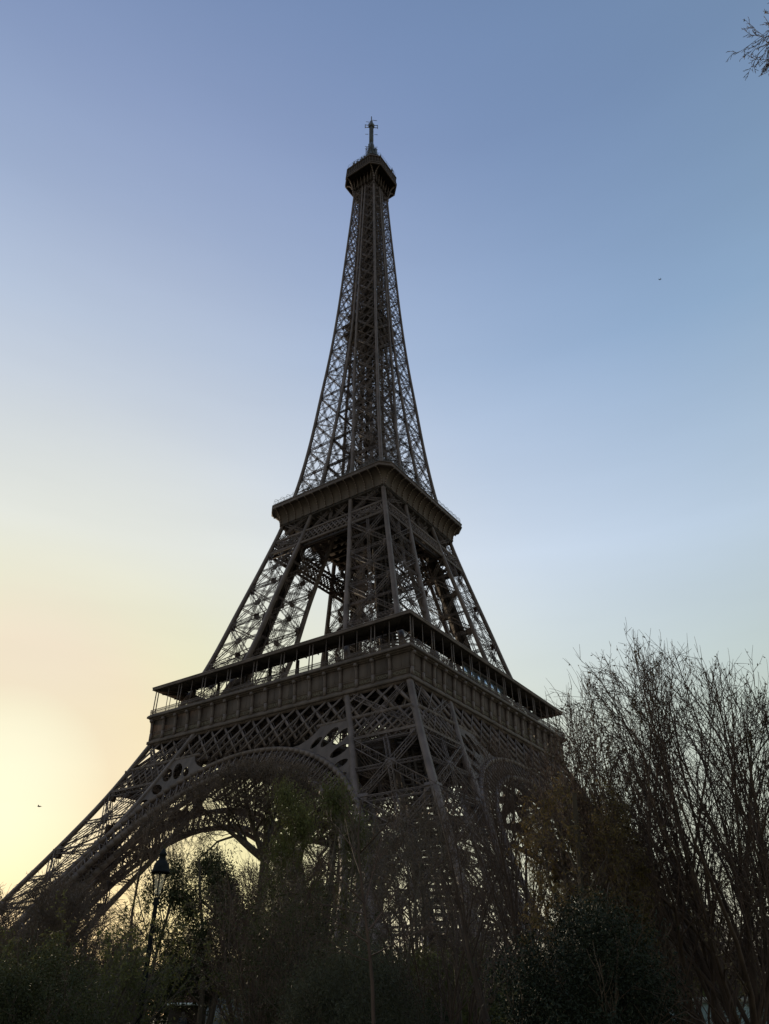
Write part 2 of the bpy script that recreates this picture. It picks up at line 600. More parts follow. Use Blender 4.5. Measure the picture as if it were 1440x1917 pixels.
# lighter secondary bracing inside each panel
for z0, z1 in zip(SH[:-1], SH[1:]):
    zm = (z0 + z1) / 2
    for (c0, c1, N) in (((0, 1), (1, 1), (0, -1, .1)), ((1, 0), (1, 1), (1, 0, .1)), ((0, 0), (1, 0), (0, 1, .1)), ((0, 0), (0, 1), (1, 0, .1))):
        b.beam(corner(zm, *c0), corner(zm, *c1), 0.16, 0.12, N)
        m0 = (corner(z0, *c0) + corner(z0, *c1)) / 2
        m1 = (corner(z1, *c0) + corner(z1, *c1)) / 2
        for q in (corner(zm, *c0), corner(zm, *c1)):
            b.beam(q, m0, 0.14, 0.1, N)
            b.beam(q, m1, 0.14, 0.1, N)
me_upb = b.mesh('bracing', M['iron'])

for k in range(4):
    a = k * PI / 2
    lg = link('leg', me_leg, tower, a)
    link('bracing', me_br, lg)
    link('lift_track', me_lift, lg)
    for mf in me_foot:
        link('masonry_footing', mf, lg)
    up = link('upper_pillar', me_up, tower, a)
    link('bracing', me_upb, up)


# ---- sides of the tower: built on the face y = -S(z), turned four times
def PF(x, z, off=0.0):
    return np.array([x, -S(z) + CW(z) / 2 + off, z])


NF = np.array([0, -1.0, -0.35])
# lattice belt under the first platform
b = MB()
for off in (0.0, 2.6):
    def hb(z, x0, x1, h):
        xs = np.linspace(x0, x1, 13)
        b.beams([PF(x, z, off) for x in xs[:-1]], [PF(x, z, off) for x in xs[1:]], h, 0.55, NF)
    hb(51.25, -33.6, 33.6, 0.8)
    for sx in (-1, 1):
        hb(45.6, sx * (I(45.6) - 7), sx * (S(45.6) - 0.6), 0.7)
        hb(41.0, sx * I(41), sx * (S(41) - 0.6), 0.75)
    P = 3.83
    for k in range(-11, 12):
        x = k * P
        for sg in (-1, 1):
            x0, z0, x1, z1 = x, 51.0, x + sg * 5.5, 45.6
            lim = S(48) - 0.8
            if abs(x0) > 34.2:
                continue
            if abs(x1) > S(45.6) - 0.6:
                f = (S(46) - 0.8 - abs(x0)) / max(abs(x1) - abs(x0), 1e-3)
                if f < 0.15:
                    continue
                f = min(f, 1)
                x1, z1 = x0 + (x1 - x0) * f, z0 + (z1 - z0) * f
            elif abs(x1) < 14:
                x1, z1 = x + sg * 7.0, 44.0
            w = 0.62 if sg > 0 else 0.34
            b.beam(PF(x0, z0, off + 0.12 * sg), PF(x1, z1, off + 0.12 * sg), w, 0.18, NF)
        # light lacing and verticals
        if abs(x) < 33:
            b.beam(PF(x + 1.2, 51, off + 1.2), PF(x + 1.2 - 2.2, 45.4, off + 1.2), 0.3, 0.12, NF)
            b.beam(PF(x + 0.4, 51, off + 0.9), PF(x + 0.4 + 5.2, 45.4, off + 0.9), 0.16, 0.1, NF)
    for sx in (-1, 1):
        x0, x1 = I(43) + 0.5, S(43) - 0.5
        nb = 7
        st = (x1 - x0) / nb
        for k in range(-2, nb):
            for sg in (0, 1):
                xa, xb = x0 + k * st, x0 + (k + 2) * st
                za, zb = (41.3, 45.3) if sg else (45.3, 41.3)
                pa, pb = np.array([xa, za]), np.array([xb, zb])
                fa = max(0, (x0 - xa) / (xb - xa))
                fb = min(1, (x1 - xa) / (xb - xa))
                if fb <= fa:
                    continue
                qa, qb = pa + (pb - pa) * fa, pa + (pb - pa) * fb
                b.beam(PF(sx * qa[0], qa[1], off + 0.1 * sg), PF(sx * qb[0], qb[1], off + 0.1 * sg), 0.42 if sg else 0.3, 0.16, NF)
me_belt1 = b.mesh('lattice_belt', M['iron'])

# belt under the second platform
b = MB()
for off in (0.0, 1.6):
    for z, h in ((105.9, 0.55), (102.0, 0.6)):
        b.beam(PF(-S(z) + .5, z, off), PF(S(z) - .5, z, off), h, 0.5, NF)
    n = 24
    for k in range(-n // 2, n // 2):
        st = 2 * 17.8 / n
        for sg in (0, 1):
            za, zb = (102.2, 105.7) if sg else (105.7, 102.2)
            xa, xb = k * st, min((k + 2) * st, 18.2)
            b.beam(PF(xa, za, off + .1 * sg), PF(xb, zb, off + .1 * sg), 0.3, 0.14, NF)
# X frames between belt and soffit, spanning the gap between the pillars
for (xa, xb) in ((-5.8, 0.0), (0.0, 5.8), (-17, -6), (6, 17)):
    b.lattice(PF(xa, 106.1, .6), PF(xb, 111.6, .6), NF, 0.6, 0.3, 0.12)
    b.lattice(PF(xb, 106.1, .9), PF(xa, 111.6, .9), NF, 0.6, 0.3, 0.12)
b.lattice(PF(0, 106.1, .6), PF(0, 111.6, .6), NF, 0.6, 0.3, 0.12)
me_belt2 = b.mesh('lattice_belt', M['iron'])

# arch ring
b = MB()
ZC, RO, RI = 2.6, 40.6, 37.0


def arc(th, r, off):
    x, z = r * math.sin(th), ZC + r * math.cos(th)
    return np.array([x, -S(z) + off, z])


TH = np.linspace(-R(80), R(80), 73)
for off in (0.1, 3.4):
    for r, h in ((RO, 0.75), (RI, 0.85)):
        Pz = np.array([arc(t, r, off) for t in TH])
        b.beams(Pz[:-1], Pz[1:], h, 0.8, NF)
    for k, t in enumerate(TH):
        b.beam(arc(t, RI, off), arc(t, RO, off), 0.2, 0.25, NF)
        if k < len(TH) - 1:
            t2 = TH[k + 1]
            b.beam(arc(t, RI + .3, off + .1), arc(t2, RO - .3, off + .1), 0.14, 0.12, NF)
            b.beam(arc(t2, RI + .3, off + .2), arc(t, RO - .3, off + .2), 0.14, 0.12, NF)
for k, t in enumerate(TH[:-1]):
    if k % 2 == 0:
        b.beam(arc(t, RI, .4), arc(TH[k + 1], RI, 3.2), 0.16, 0.1, (math.sin(t), 0, math.cos(t)))
        b.beam(arc(TH[k + 1], RO, .4), arc(t, RO, 3.2), 0.16, 0.1, (math.sin(t), 0, math.cos(t)))
me_arch = b.mesh('arch', M['iron'])


# spandrel plates with oval openings
def plate_mesh(loops, thick, name, material):
    cu = bpy.data.curves.new(name, 'CURVE')
    cu.dimensions = '2D'
    cu.fill_mode = 'BOTH'
    cu.extrude = thick / 2
    for lp in loops:
        sp = cu.splines.new('POLY')
        sp.points.add(len(lp) - 1)
        for i, (x, y) in enumerate(lp):
            sp.points[i].co = (x, y, 0, 1)
        sp.use_cyclic_u = True
    ob = bpy.data.objects.new(name, cu)
    COL.objects.link(ob)
    dg_ = bpy.context.evaluated_depsgraph_get()
    me = bpy.data.meshes.new_from_object(ob.evaluated_get(dg_))
    bpy.data.objects.remove(ob)
    bpy.data.curves.remove(cu)
    me.name = name
    me.materials.clear()
    me.materials.append(material)
    return me


def spandrel(sx):
    lp = [(16.3, 45.4), (15.6, 44.3), (14.4, 43.2), (12.6, 42.3), (10.0, 42.05)]
    for t in np.linspace(math.asin(10.2 / RO), R(46), 18):
        lp.append((RO * math.sin(t) + .0, ZC + RO * math.cos(t) + .1))
    zz_ = [30.5, 34, 38, 42, 45.4]
    for z in zz_:
        lp.append((I(z) + 0.1, z))
    loops = [lp]

    def oval(cx, cz, a, bb, rot):
        return [(cx + a * math.cos(u) * math.cos(rot) - bb * math.sin(u) * math.sin(rot),
                 cz + a * math.cos(u) * math.sin(rot) + bb * math.sin(u) * math.cos(rot)) for u in np.linspace(0, 2 * PI, 22)[:-1]]
    for (cx, cz, a, bb, rot) in ((16.6, 42.0, 1.35, 0.7, 0.85), (19.4, 42.6, 2.15, 1.15, 0.95), (22.1, 42.2, 1.9, 1.15, 0.75), (22.9, 39.2, 1.9, 0.95, 0.45), (24.3, 36.5, 1.45, 0.75, 0.35), (25.6, 34.1, 1.0, 0.55, 0.3)):
        loops.append(oval(cx, cz, a, bb, rot))
    loops = [[(sx * x, z) for x, z in l] for l in loops]
    me = plate_mesh(loops, 0.22, 'spandrel', M['panel'])
    n = len(me.vertices)
    co = np.empty(n * 3, np.float32)
    me.vertices.foreach_get('co', co)
    co = co.reshape(-1, 3)
    out = np.empty_like(co)
    for i, (x, z, d) in enumerate(co):
        out[i] = (x, -S(float(z)) + 0.35 - d, z)
    me.vertices.foreach_set('co', out.ravel())
    me.update()
    return me


me_sp = [spandrel(-1), spandrel(1)]
for k in range(4):
    a = k * PI / 2
    link('lattice_belt', me_belt1, tower, a)
    link('lattice_belt', me_belt2, tower, a)
    ar = link('arch', me_arch, tower, a)
    link('spandrel', me_sp[0], ar)
    link('spandrel', me_sp[1], ar)

# ---- first platform
first = MB()


def ring_slab(mb, ho, hi, z0, z1):
    for s0 in range(4):
        a = s0 * PI / 2
        ca, sa = math.cos(a), math.sin(a)

        def rt(x, y, z):
            return (x * ca - y * sa, x * sa + y * ca, z)
        V = [rt(-ho, -ho, z0), rt(ho, -ho, z0), rt(hi, -hi, z0), rt(-hi, -hi, z0), rt(-ho, -ho, z1), rt(ho, -ho, z1), rt(hi, -hi, z1), rt(-hi, -hi, z1)]
        mb.add(V, [[0, 3, 2, 1], [4, 5, 6, 7], [0, 1, 5, 4], [2, 3, 7, 6]])


ring_slab(first, 34.2, 13.0, 56.5, 57.5)
for q in np.arange(-32, 33, 4.0):
    if abs(q) > 13:
        first.box((-33.9, q - .12, 52.2), (33.9, q + .12, 56.4))
        first.box((q - .12, -33.9, 52.25), (q + .12, 33.9, 56.45))
    else:
        for s_ in (-1, 1):
            first.box((min(s_ * 13, s_ * 33.9), q - .12, 52.2), (max(s_ * 13, s_ * 33.9), q + .12, 56.4))
            first.box((q - .12, min(s_ * 13, s_ * 33.9), 52.25), (q + .12, max(s_ * 13, s_ * 33.9), 56.45))
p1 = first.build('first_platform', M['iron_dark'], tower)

fr = MB()   # outer wall of one side, with mouldings
fr.box((-34.1, -34.3, 51.8), (34.1, -34.0, 57.1))
for (z0, z1, d) in ((51.35, 51.95, 34.75), (52.05, 52.25, 34.5), (53.55, 53.72, 34.40), (53.85, 53.95, 34.37), (56.6, 56.85, 34.6), (56.85, 57.15, 34.95), (57.15, 57.6, 35.35), (57.6, 57.78, 35.2)):
    fr.add([(-d, -d, z0), (d, -d, z0), (d - 1.2, -d + 1.2, z0), (-d + 1.2, -d + 1.2, z0), (-d, -d, z1), (d, -d, z1), (d - 1.2, -d + 1.2, z1), (-d + 1.2, -d + 1.2, z1)],
           [[0, 3, 2, 1], [4, 5, 6, 7], [0, 1, 5, 4], [2, 3, 7, 6]])
# sheet joints
for k in range(-18, 19):
    fr.box((k * 1.915 - .03, -34.34, 54.0), (k * 1.915 + .03, -34.29, 56.6))
me_fr = fr.mesh('frieze_wall', M['panel'])
co_ = MB()   # scrolled console
prof = [(-.35, 53.7), (-.5, 54.0), (-.55, 55.0), (-.65, 55.7), (-.85, 56.2), (-1.0, 56.6)]
w = 0.24
V = []
for d, z in prof:
    V += [(-w, -34.3 + d, z), (w, -34.3 + d, z), (w, -34.25, z), (-w, -34.25, z)]
n = len(prof)
Q = [[i * 4 + j, i * 4 + (j + 1) % 4, i * 4 + 4 + (j + 1) % 4, i * 4 + 4 + j] for i in range(n - 1) for j in range(4)]
co_.add(V, Q + [[3, 2, 1, 0], [n * 4 - 4, n * 4 - 3, n * 4 - 2, n * 4 - 1]])
co_.box((-.3, -34.75, 52.0), (.3, -34.28, 53.72))
an = np.linspace(-PI / 2, PI / 2, 7)
co_.lathe([(0.42 * math.cos(t), 0.42 * math.sin(t)) for t in an], (0, -35.05, 56.35), 10)
me_con = co_.mesh('console', M['iron'])

ca = MB()   # canopy roof of one side
ho, hi = 35.1, 30.2
for (z0, z1, o, i_) in ((63.55, 63.75, ho - .25, hi), (63.75, 64.3, ho, ho - 1.0), (64.0, 64.2, ho - .9, hi)):
    ca.add([(-o, -o, z0), (o, -o, z0), (i_, -i_, z0), (-i_, -i_, z0), (-o, -o, z1), (o, -o, z1), (i_, -i_, z1), (-i_, -i_, z1)],
           [[0, 3, 2, 1], [4, 5, 6, 7], [0, 1, 5, 4], [2, 3, 7, 6]])
for k in range(-9, 10):
    ca.beam((k * 3.83 * .95, -34.6, 63.42), (k * 3.83 * .83, -hi, 63.42), 0.2, 0.3)
me_can = ca.mesh('canopy', M['iron_dark'])
ca = MB()
o = 35.16
for (z0, z1, q) in ((63.7, 64.34, 0.05), (64.2, 64.42, .12)):
    ca.add([(-o - q, -o - q, z0), (o + q, -o - q, z0), (o - .2, -o + .2, z0), (-o + .2, -o + .2, z0), (-o - q, -o - q, z1), (o + q, -o - q, z1), (o - .2, -o + .2, z1), (-o + .2, -o + .2, z1)],
           [[0, 3, 2, 1], [4, 5, 6, 7], [0, 1, 5, 4], [2, 3, 7, 6]])
me_edge = ca.mesh('canopy_edge', M['iron'])
po = MB()
for dx in (-.42, .42):
    po.beam((dx, -34.75, 57.75), (dx, -34.65, 63.6), 0.17, 0.17, (0, 1, 0))
me_pair = po.mesh('gallery_post', M['iron'])
po = MB()
po.beam((0, -34.75, 57.75), (0, -34.65, 63.6), 0.11, 0.11, (0, 1, 0))
me_thin = po.mesh('slim_post', M['iron'])
ra = MB()
xs = np.arange(-34.8, 34.9, 0.27)
ra.beams([(x, -34.95, 57.75) for x in xs], [(x, -34.95, 59.0) for x in xs], 0.075, 0.06, (0, 1, 0))
for z in (57.95, 58.55, 59.0):
    ra.beam((-34.95, -34.95, z), (34.95, -34.95, z), 0.09, 0.09, (0, 1, 0))
me_rail = ra.mesh('railing', M['iron'])
ip = MB()   # inner row of gallery columns
ip.beam((0, -30.0, 57.5), (0, -30.0, 63.55), 0.5, 0.5, (0, 1, 0))
ip.box((-.4, -30.4, 57.5), (.4, -29.6, 57.9))
me_inn = ip.mesh('gallery_column', M['iron_dark'])
for k in range(4):
    a = k * PI / 2
    link('frieze_wall', me_fr, p1, a)
    link('canopy', me_can, p1, a)
    link('canopy_edge', me_edge, p1, a)
    link('railing', me_rail, p1, a)
    ca_, sa_ = math.cos(a), math.sin(a)
    for j in range(-3, 5):
        x = j * 7.66 - 3.83
        link('gallery_column', me_inn, p1, a, (x * ca_, x * sa_, 0))
    for j in range(-9, 10):
        x = j * 3.77
        if j < 9:
            link('console', me_con, p1, a, (x * ca_, x * sa_, 0))
        me_ = me_pair if j % 2 else me_thin
        if j < 9:
            link('gallery_post' if j % 2 else 'slim_post', me_, p1, a, (x * ca_, x * sa_, 0))

NAMES = {0: 'CAUCHY BELGRAND REGNAULT FRESNEL DE_PRONY VICAT EBELMEN COULOMB POINSOT FOUCAULT DELAUNAY MORIN HAUY COMBES THENARD ARAGO POISSON MONGE'.split(),
         1: 'PETIET DAGUERRE WURTZ LE_VERRIER PERDONNET DELAMBRE MALUS BREGUET POLONCEAU DUMAS CLAPEYRON BORDA FOURIER BICHAT SAUVAGE PELOUZE CARNOT LAME'.split()}


def text_mesh(body, size, ext, material):
    cu = bpy.data.curves.new('lettering', 'FONT')
    cu.body = body
    cu.size = size
    cu.align_x = 'CENTER'
    cu.align_y = 'CENTER'
    cu.extrude = ext
    ob = bpy.data.objects.new('lettering', cu)
    COL.objects.link(ob)
    me = bpy.data.meshes.new_from_object(ob.evaluated_get(bpy.context.evaluated_depsgraph_get()))
    bpy.data.objects.remove(ob)
    bpy.data.curves.remove(cu)
    me.materials.clear()
    me.materials.append(material)
    return me


for side, names in NAMES.items():
    for j, nm in enumerate(names):
        me = text_mesh(nm.replace('_', ' '), 0.95, 0.03, M['letters'])
        n = len(me.vertices)
        co = np.empty(n * 3, np.float32)
        me.vertices.foreach_get('co', co)
        co = co.reshape(-1, 3)
        sc_ = min(1.0, 3.0 / max(1e-3, np.ptp(co[:, 0])))
        V = np.stack([co[:, 0] * sc_ + (j - 8.5) * 3.77, -34.34 - co[:, 2], co[:, 1] + 52.9], 1)
        me.vertices.foreach_set('co', V.astype(np.float32).ravel())
        me.update()
        link('name_lettering', me, p1, side * PI / 2)

# pavilions on the first floor
GY0 = -13.0
pv = MB()
pv.box((24.5, -21, 57.5), (24.9, 3, 63.0))
pv.box((18.5, -21, 57.5), (24.5, 3, 57.7))
pv.box((17, -21.5, 62.6), (25.2, 3.5, 63.3))
pv.box((18.3, -21, 57.7), (18.5, 3, 62.6))
gl = MB()
for k in range(7):
    y0 = GY0 + k * 2.95
    pv.box((33.55, y0 - .14, 57.6), (33.85, y0 + .14, 61.9))
    if k < 6:
        gl.box((33.65, y0 + .16, 58.6), (33.75, y0 + 2.79, 61.3))
        gl.box((33.6, y0 + .9, 58.6), (33.64, y0 + .98, 61.3))
pv.box((33.5, GY0 - .3, 61.3), (33.9, GY0 + 18.0, 61.9))
pv.box((33.5, GY0 - .3, 57.6), (33.9, GY0 + 18.0, 58.6))
po_ = pv.build('pavilion', M['iron_dark'], p1)
gl.build('window_band', M['glass'], p1)
for (x0, x1, y0, y1, h) in ((-13, -4, -24, -15, 3.0), (9, 13, -29, -22, 2.6), (-24, -18, -30, -26, 2.4), (16, 21, -31, -27.5, 2.6), (-12, 2, 17, 26, 2.8)):
    pv = MB()
    pv.box((x0, y0, 57.5), (x1, y1, 57.5 + h))
    pv.box((x0 - .25, y0 - .25, 57.5 + h), (x1 + .25, y1 + .25, 57.7 + h))
    for u in np.arange(x0 + .6, x1, 1.2):
        pv.box((u - .06, y0 - .06, 57.6), (u + .06, y0, 57.4 + h))
    pv.build('kiosk', M['iron_dark'], p1)

# ---- second platform: concave flared soffit, brackets, rim
W2, CH, B2, ZB, ZT = 19.9, 2.4, 17.0, 111.6, 115.6


def flare(t):
    """half-width and height along the concave flare, t = 0..1"""
    a = t * PI / 2
    return B2 + 0.1 + (W2 - B2 - .1) * (1 - math.cos(a)), ZB + (ZT - ZB) * math.sin(a)


so_ = MB()
nt_ = 9
V = []
for i in range(nt_):
    h, z = flare(i / (nt_ - 1))
    L = h - CH * (i / (nt_ - 1))
    for u in np.linspace(-1, 1, 9):
        V.append((u * L, -h, z))
Q = [[i * 9 + j, i * 9 + j + 1, i * 9 + 10 + j, i * 9 + 9 + j] for i in range(nt_ - 1) for j in range(8)]
so_.add(V, Q)
V = []
for i in range(nt_):
    h, z = flare(i / (nt_ - 1))
    L = h - CH * (i / (nt_ - 1))
    V += [(L, -h, z), (h, -L, z)]
so_.add(V, [[2 * i, 2 * i + 1, 2 * i + 3, 2 * i + 2] for i in range(nt_ - 1)])
me_so = so_.mesh('flared_soffit', M['panel'])
rb = MB()
pts = [flare(t) for t in np.linspace(0, 1, 9)]
for (h0, z0), (h1, z1) in zip(pts[:-1], pts[1:]):
    rb.beam((0, -h0 - .16, z0 - .16), (0, -h1 - .06, z1 - .26), 0.17, 0.42, (0, -1, -1))
me_rib = rb.mesh('bracket', M['iron_lit'])


def oct_ring(mb, h, c, z0, z1, th):
    o = [(-h + c, -h), (h - c, -h), (h, -h + c), (h, h - c), (h - c, h), (-h + c, h), (-h, h - c), (-h, -h + c)]
    k = (h - th) / h
    n = 8
    V = [(x, y, z0) for x, y in o] + [(x, y, z1) for x, y in o] + [(x * k, y * k, z0) for x, y in o] + [(x * k, y * k, z1) for x, y in o]
    Q = []
    for i in range(n):
        j = (i + 1) % n
        Q += [[i, j, n + j, n + i], [2 * n + j, 2 * n + i, 3 * n + i, 3 * n + j], [n + i, n + j, 3 * n + j, 3 * n + i], [j, i, 2 * n + i, 2 * n + j]]
    mb.add(V, Q)


def oct_cone(mb, h0, c0, z0, h1, c1, z1):
    V = []
    for h, c, z in ((h0, c0, z0), (h1, c1, z1)):
        V += [(x, y, z) for x, y in [(-h + c, -h), (h - c, -h), (h, -h + c), (h, h - c), (h - c, h), (-h + c, h), (-h, h - c), (-h, -h + c)]]
    mb.add(V, [[i, (i + 1) % 8, 8 + (i + 1) % 8, 8 + i] for i in range(8)])


def oct_cap(mb, h, c, z):
    o = [(-h + c, -h), (h - c, -h), (h, -h + c), (h, h - c), (h - c, h), (-h + c, h), (-h, h - c), (-h, -h + c)]
    mb.add([(x, y, z) for x, y in o], [[0, 1, 2, 7], [7, 2, 3, 6], [6, 3, 4, 5]])


s2 = MB()
s2.box((-17.0, -17.0, 110.9), (17.0, 17.0, 111.5))
for q in np.arange(-15, 16, 3.0):
    s2.box((-16.9, q - .1, 109.6), (16.9, q + .1, 110.85))
    s2.box((q - .1, -16.9, 109.9), (q + .1, 16.9, 110.8))
oct_cap(s2, W2 - .2, CH, 115.75)
p2 = s2.build('second_platform', M['iron_dark'], tower)
rm = MB()
oct_ring(rm, W2 + .12, CH, 115.5, 115.8, 0.7)
oct_ring(rm, W2, CH, 115.8, 116.5, 0.5)
oct_ring(rm, W2 + .15, CH, 116.5, 116.75, 0.7)
rm.build('rim', M['iron'], p2)
rl = MB()


def oct_pts(h, c, step):
    o = [(-h + c, -h), (h - c, -h), (h, -h + c), (h, h - c), (h - c, h), (-h + c, h), (-h, h - c), (-h, -h + c)]
    out = []
    for i in range(8):
        a, b_ = np.array(o[i]), np.array(o[(i + 1) % 8])
        n = max(1, int(round(np.linalg.norm(b_ - a) / step)))
        for k in range(n):
            out.append(a + (b_ - a) * k / n)
    return np.array(out)


op = oct_pts(W2 - .2, CH - .1, 0.55)
z0c, z1c = np.full((len(op), 1), 116.7), np.full((len(op), 1), 118.0)
rl.beams(np.hstack([op, z0c]), np.hstack([op, z1c]), 0.05, 0.05, (0.3, 0.4, 0))
op2 = np.roll(op, -1, 0)
for z in (117.2, 118.0):
    rl.beams(np.hstack([op, np.full((len(op), 1), z)]), np.hstack([op2, np.full((len(op), 1), z)]), 0.06, 0.06, (0, 0, 1))
# curved anti-climb hoops
hp = oct_pts(W2 - .2, CH - .1, 2.2)
for x, y in hp:
    d = np.array([x, y, 0]) / math.hypot(x, y)
    prev = np.array([x, y, 118.0])
    for t in np.linspace(0, PI, 7)[1:]:
        q = np.array([x, y, 118.0]) - d * (0.6 - 0.6 * math.cos(t)) + np.array([0, 0, 0.95 * math.sin(t)])
        rl.beam(prev, q, 0.06, 0.06, (0.3, 0.4, 0.1))
        prev = q
rl.build('railing', M['steel'], p2)
for k in range(4):
    a = k * PI / 2
    link('flared_soffit', me_so, p2, a)
    for j in range(14):
        x = -16.6 + j * 33.2 / 13
        link('bracket', me_rib, p2, a, (x * math.cos(a), x * math.sin(a), 0))
up2 = MB()
up2.box((-11.5, -15.5, 115.8), (-2.5, -11.5, 119.6))
up2.box((-11.9, -15.9, 119.6), (-2.1, -11.1, 119.95))
up2.box((-16.5, -13, 115.8), (-13, 2, 119.0))
up2.box((-16.9, -13.4, 119.0), (-12.6, 2.4, 119.3))
up2.box((2.5, -13.5, 115.8), (11, -11.0, 118.8))
up2.box((-8, -8, 115.8), (8, 8, 121.0))
ring_slab(up2, 15.2, 8.2, 120.3, 120.7)
for u in np.arange(-11.2, -2.4, 0.8):
    up2.box((u - .05, -15.58, 116), (u + .05, -15.5, 119.5))
up2.build('upper_gallery', M['iron_dark'], p2)

# ---- core of the upper shaft: lift guides, stairs, intermediate platform
cr_ = MB()
for (x, y) in ((-1.9, -1.9), (1.9, -1.9), (1.9, 1.9), (-1.9, 1.9)):
    cr_.lattice((x, y, 116), (x * .7, y * .7, 268), (0, 1.0, 0), 0.55, 0.5, 0.13, pitch=1.7)
for z in np.arange(118, 267, 3.1):
    f = 1 - .3 * (z - 116) / 152
    q = 2.3 * f
    for (a0, b0, a1, b1) in ((-q, -q, q, -q), (q, -q, q, q), (q, q, -q, q), (-q, q, -q, -q)):
        cr_.beam((a0, b0, z), (a1, b1, z), 0.22, 0.22)
        cr_.beam((a0, b0, z), (a1, b1, z + 3.1), 0.12, 0.1)
    s_ = S(z)
    if z > 185 and int(z) % 2:
        cr_.beam((-s_ + .5, 0, z), (s_ - .5, 0, z), .2, .2)
        cr_.beam((0, -s_ + .5, z), (0, s_ - .5, z), .2, .2)
# zigzag stairs
for k, z in enumerate(np.arange(116, 264, 2.4)):
    x0, x1 = (1.0, 3.2) if k % 2 else (3.2, 1.0)
    f = 1 - .35 * (z - 116) / 152
    cr_.beam((x0 * f, -2.9 * f, z), (x1 * f, -2.9 * f, z + 2.4), 0.5, 0.15, (0, 0, 1))
    cr_.beam((-2.9 * f, -x0 * f, z), (-2.9 * f, -x1 * f, z + 2.4), 0.5, 0.15, (0, 0, 1))
# horizontal struts joining the pillars across each side
for z in SH[1:]:
    for k in range(4):
        a = k * PI / 2
        ca_, sa_ = math.cos(a), math.sin(a)
        for yy in (S(z) - .4, I(z) + .4):
            i_ = I(z) + .2
            if i_ < .8 and yy < 2:
                continue
            A = np.array([-i_, -yy, z])
            B = np.array([i_, -yy, z])
            rotm = np.array([[ca_, -sa_, 0], [sa_, ca_, 0], [0, 0, 1.]])
            cr_.lattice(rotm @ A, rotm @ B, rotm @ np.array([0, -1., .1]), 0.5, 0.3, 0.12)
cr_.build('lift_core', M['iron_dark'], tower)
mp_ = MB()
mp_.box((-6.3, -6.3, 187.5), (6.3, 6.3, 188.3))
mp_.box((-4.6, -4.6, 188.3), (4.6, 4.6, 191.6))
mp_.box((-6.4, -6.4, 191.6), (6.4, 6.4, 192.2))
mp_.box((-4.4, -4.4, 192.2), (4.4, 4.4, 196.6))
mp_.box((-5.3, -5.3, 196.6), (5.3, 5.3, 197.3))
for q in np.arange(-5.4, 5.5, .6):
    for s_ in (-1, 1):
        mp_.beam((q, s_ * 5.45, 192.2), (q, s_ * 5.45, 193.4), .06, .06, (0, 1, 0))
        mp_.beam((s_ * 5.45, q, 192.2), (s_ * 5.45, q, 193.4), .06, .06, (1, 0, 0))
mp_.build('intermediate_platform', M['iron_dark'], tower)
cb = MB()
for (x, y, z) in ((1.0, -1.0, 141), (-1.0, 1.0, 236)):
    cb.box((x - 1.3, y - 1.3, z), (x + 1.3, y + 1.3, z + 4.6))
    cb.box((x - 1.4, y - 1.4, z + 2.2), (x + 1.4, y + 1.4, z + 2.5))
cb.build('lift_cabin', M['iron_dark'], tower)

# ---- top platform
H3, C3 = 8.55, 3.1
tp = MB()
oct_cap(tp, H3 - .3, C3, 273.7)
oct_cone(tp, H3 - .05, C3, 273.7, H3 - .25, C3, 278.6)
oct_cap(tp, H3 - .3, C3, 278.7)
tp.box((-5.3, -5.3, 268.5), (5.3, 5.3, 268.9))
oct_cone(tp, 4.4, 1.2, 266.0, 4.8, 1.4, 273.7)
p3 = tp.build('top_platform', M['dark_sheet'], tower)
rm = MB()
oct_ring(rm, H3 + .08, C3, 273.35, 273.75, 0.5)
oct_ring(rm, H3 + .12, C3, 274.35, 274.6, 0.4)
oct_ring(rm, H3 + .05, C3, 278.5, 278.9, 0.6)
rm.build('rim', M['iron'], p3)
wn_ = MB()
op = oct_pts(H3 - .08, C3, 1.1)
wn_.beams(np.hstack([op, np.full((len(op), 1), 274.6)]), np.hstack([op * .98, np.full((len(op), 1), 278.5)]), 0.14, 0.14, (0.3, 0.4, 0))
op = oct_pts(5.2, 1.5, 1.5)
wn_.beams(np.hstack([op, np.full((len(op), 1), 267.4)]), np.hstack([op * 1.12, np.full((len(op), 1), 273.6)]), 0.2, 0.2, (0.3, 0.4, 0))
wn_.build('mullion', M['iron'], p3)
bk = MB()   # a pair of curved brackets springing from each corner pillar
for tgt in ((H3 - .2, -(H3 - C3)), (H3 - C3, -(H3 - .2))):
    A = np.array([4.85, -4.85, 265.3])
    B = np.array([tgt[0], tgt[1], 273.5])
    prev = A
    for t in np.linspace(0, 1, 9)[1:]:
        e = t ** 2.0
        q = np.array([A[0] + (B[0] - A[0]) * e, A[1] + (B[1] - A[1]) * e, A[2] + (B[2] - A[2]) * math.sin(t * PI / 2)])
        bk.beam(prev, q, 0.4, 0.4, (1, 1, 0))
        prev = q
me_bk = bk.mesh('bracket', M['iron'])
for k in range(4):
    link('bracket', me_bk, p3, k * PI / 2)
ug = MB()   # open upper gallery with its wire cage, then the campanile
oct_cone(ug, 6.3, 2.0, 278.8, 5.9, 1.8, 282.6)
oct_cap(ug, 6.6, 2.1, 282.7)
oct_ring(ug, 6.7, 2.1, 282.4, 282.9, 0.6)
oct_cone(ug, 5.0, 1.6, 282.8, 3.9, 1.2, 287.0)
oct_ring(ug, 4.6, 1.4, 286.8, 287.3, 0.6)
oct_cap(ug, 4.5, 1.4, 287.1)
oct_cone(ug, 3.4, 1.0, 287.1, 2.1, .6, 291.0)
oct_ring(ug, 2.7, .8, 290.8, 291.3, 0.5)
oct_cap(ug, 2.6, .8, 291.2)
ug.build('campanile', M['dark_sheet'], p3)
rnd = random.Random(4)
an_ = MB()
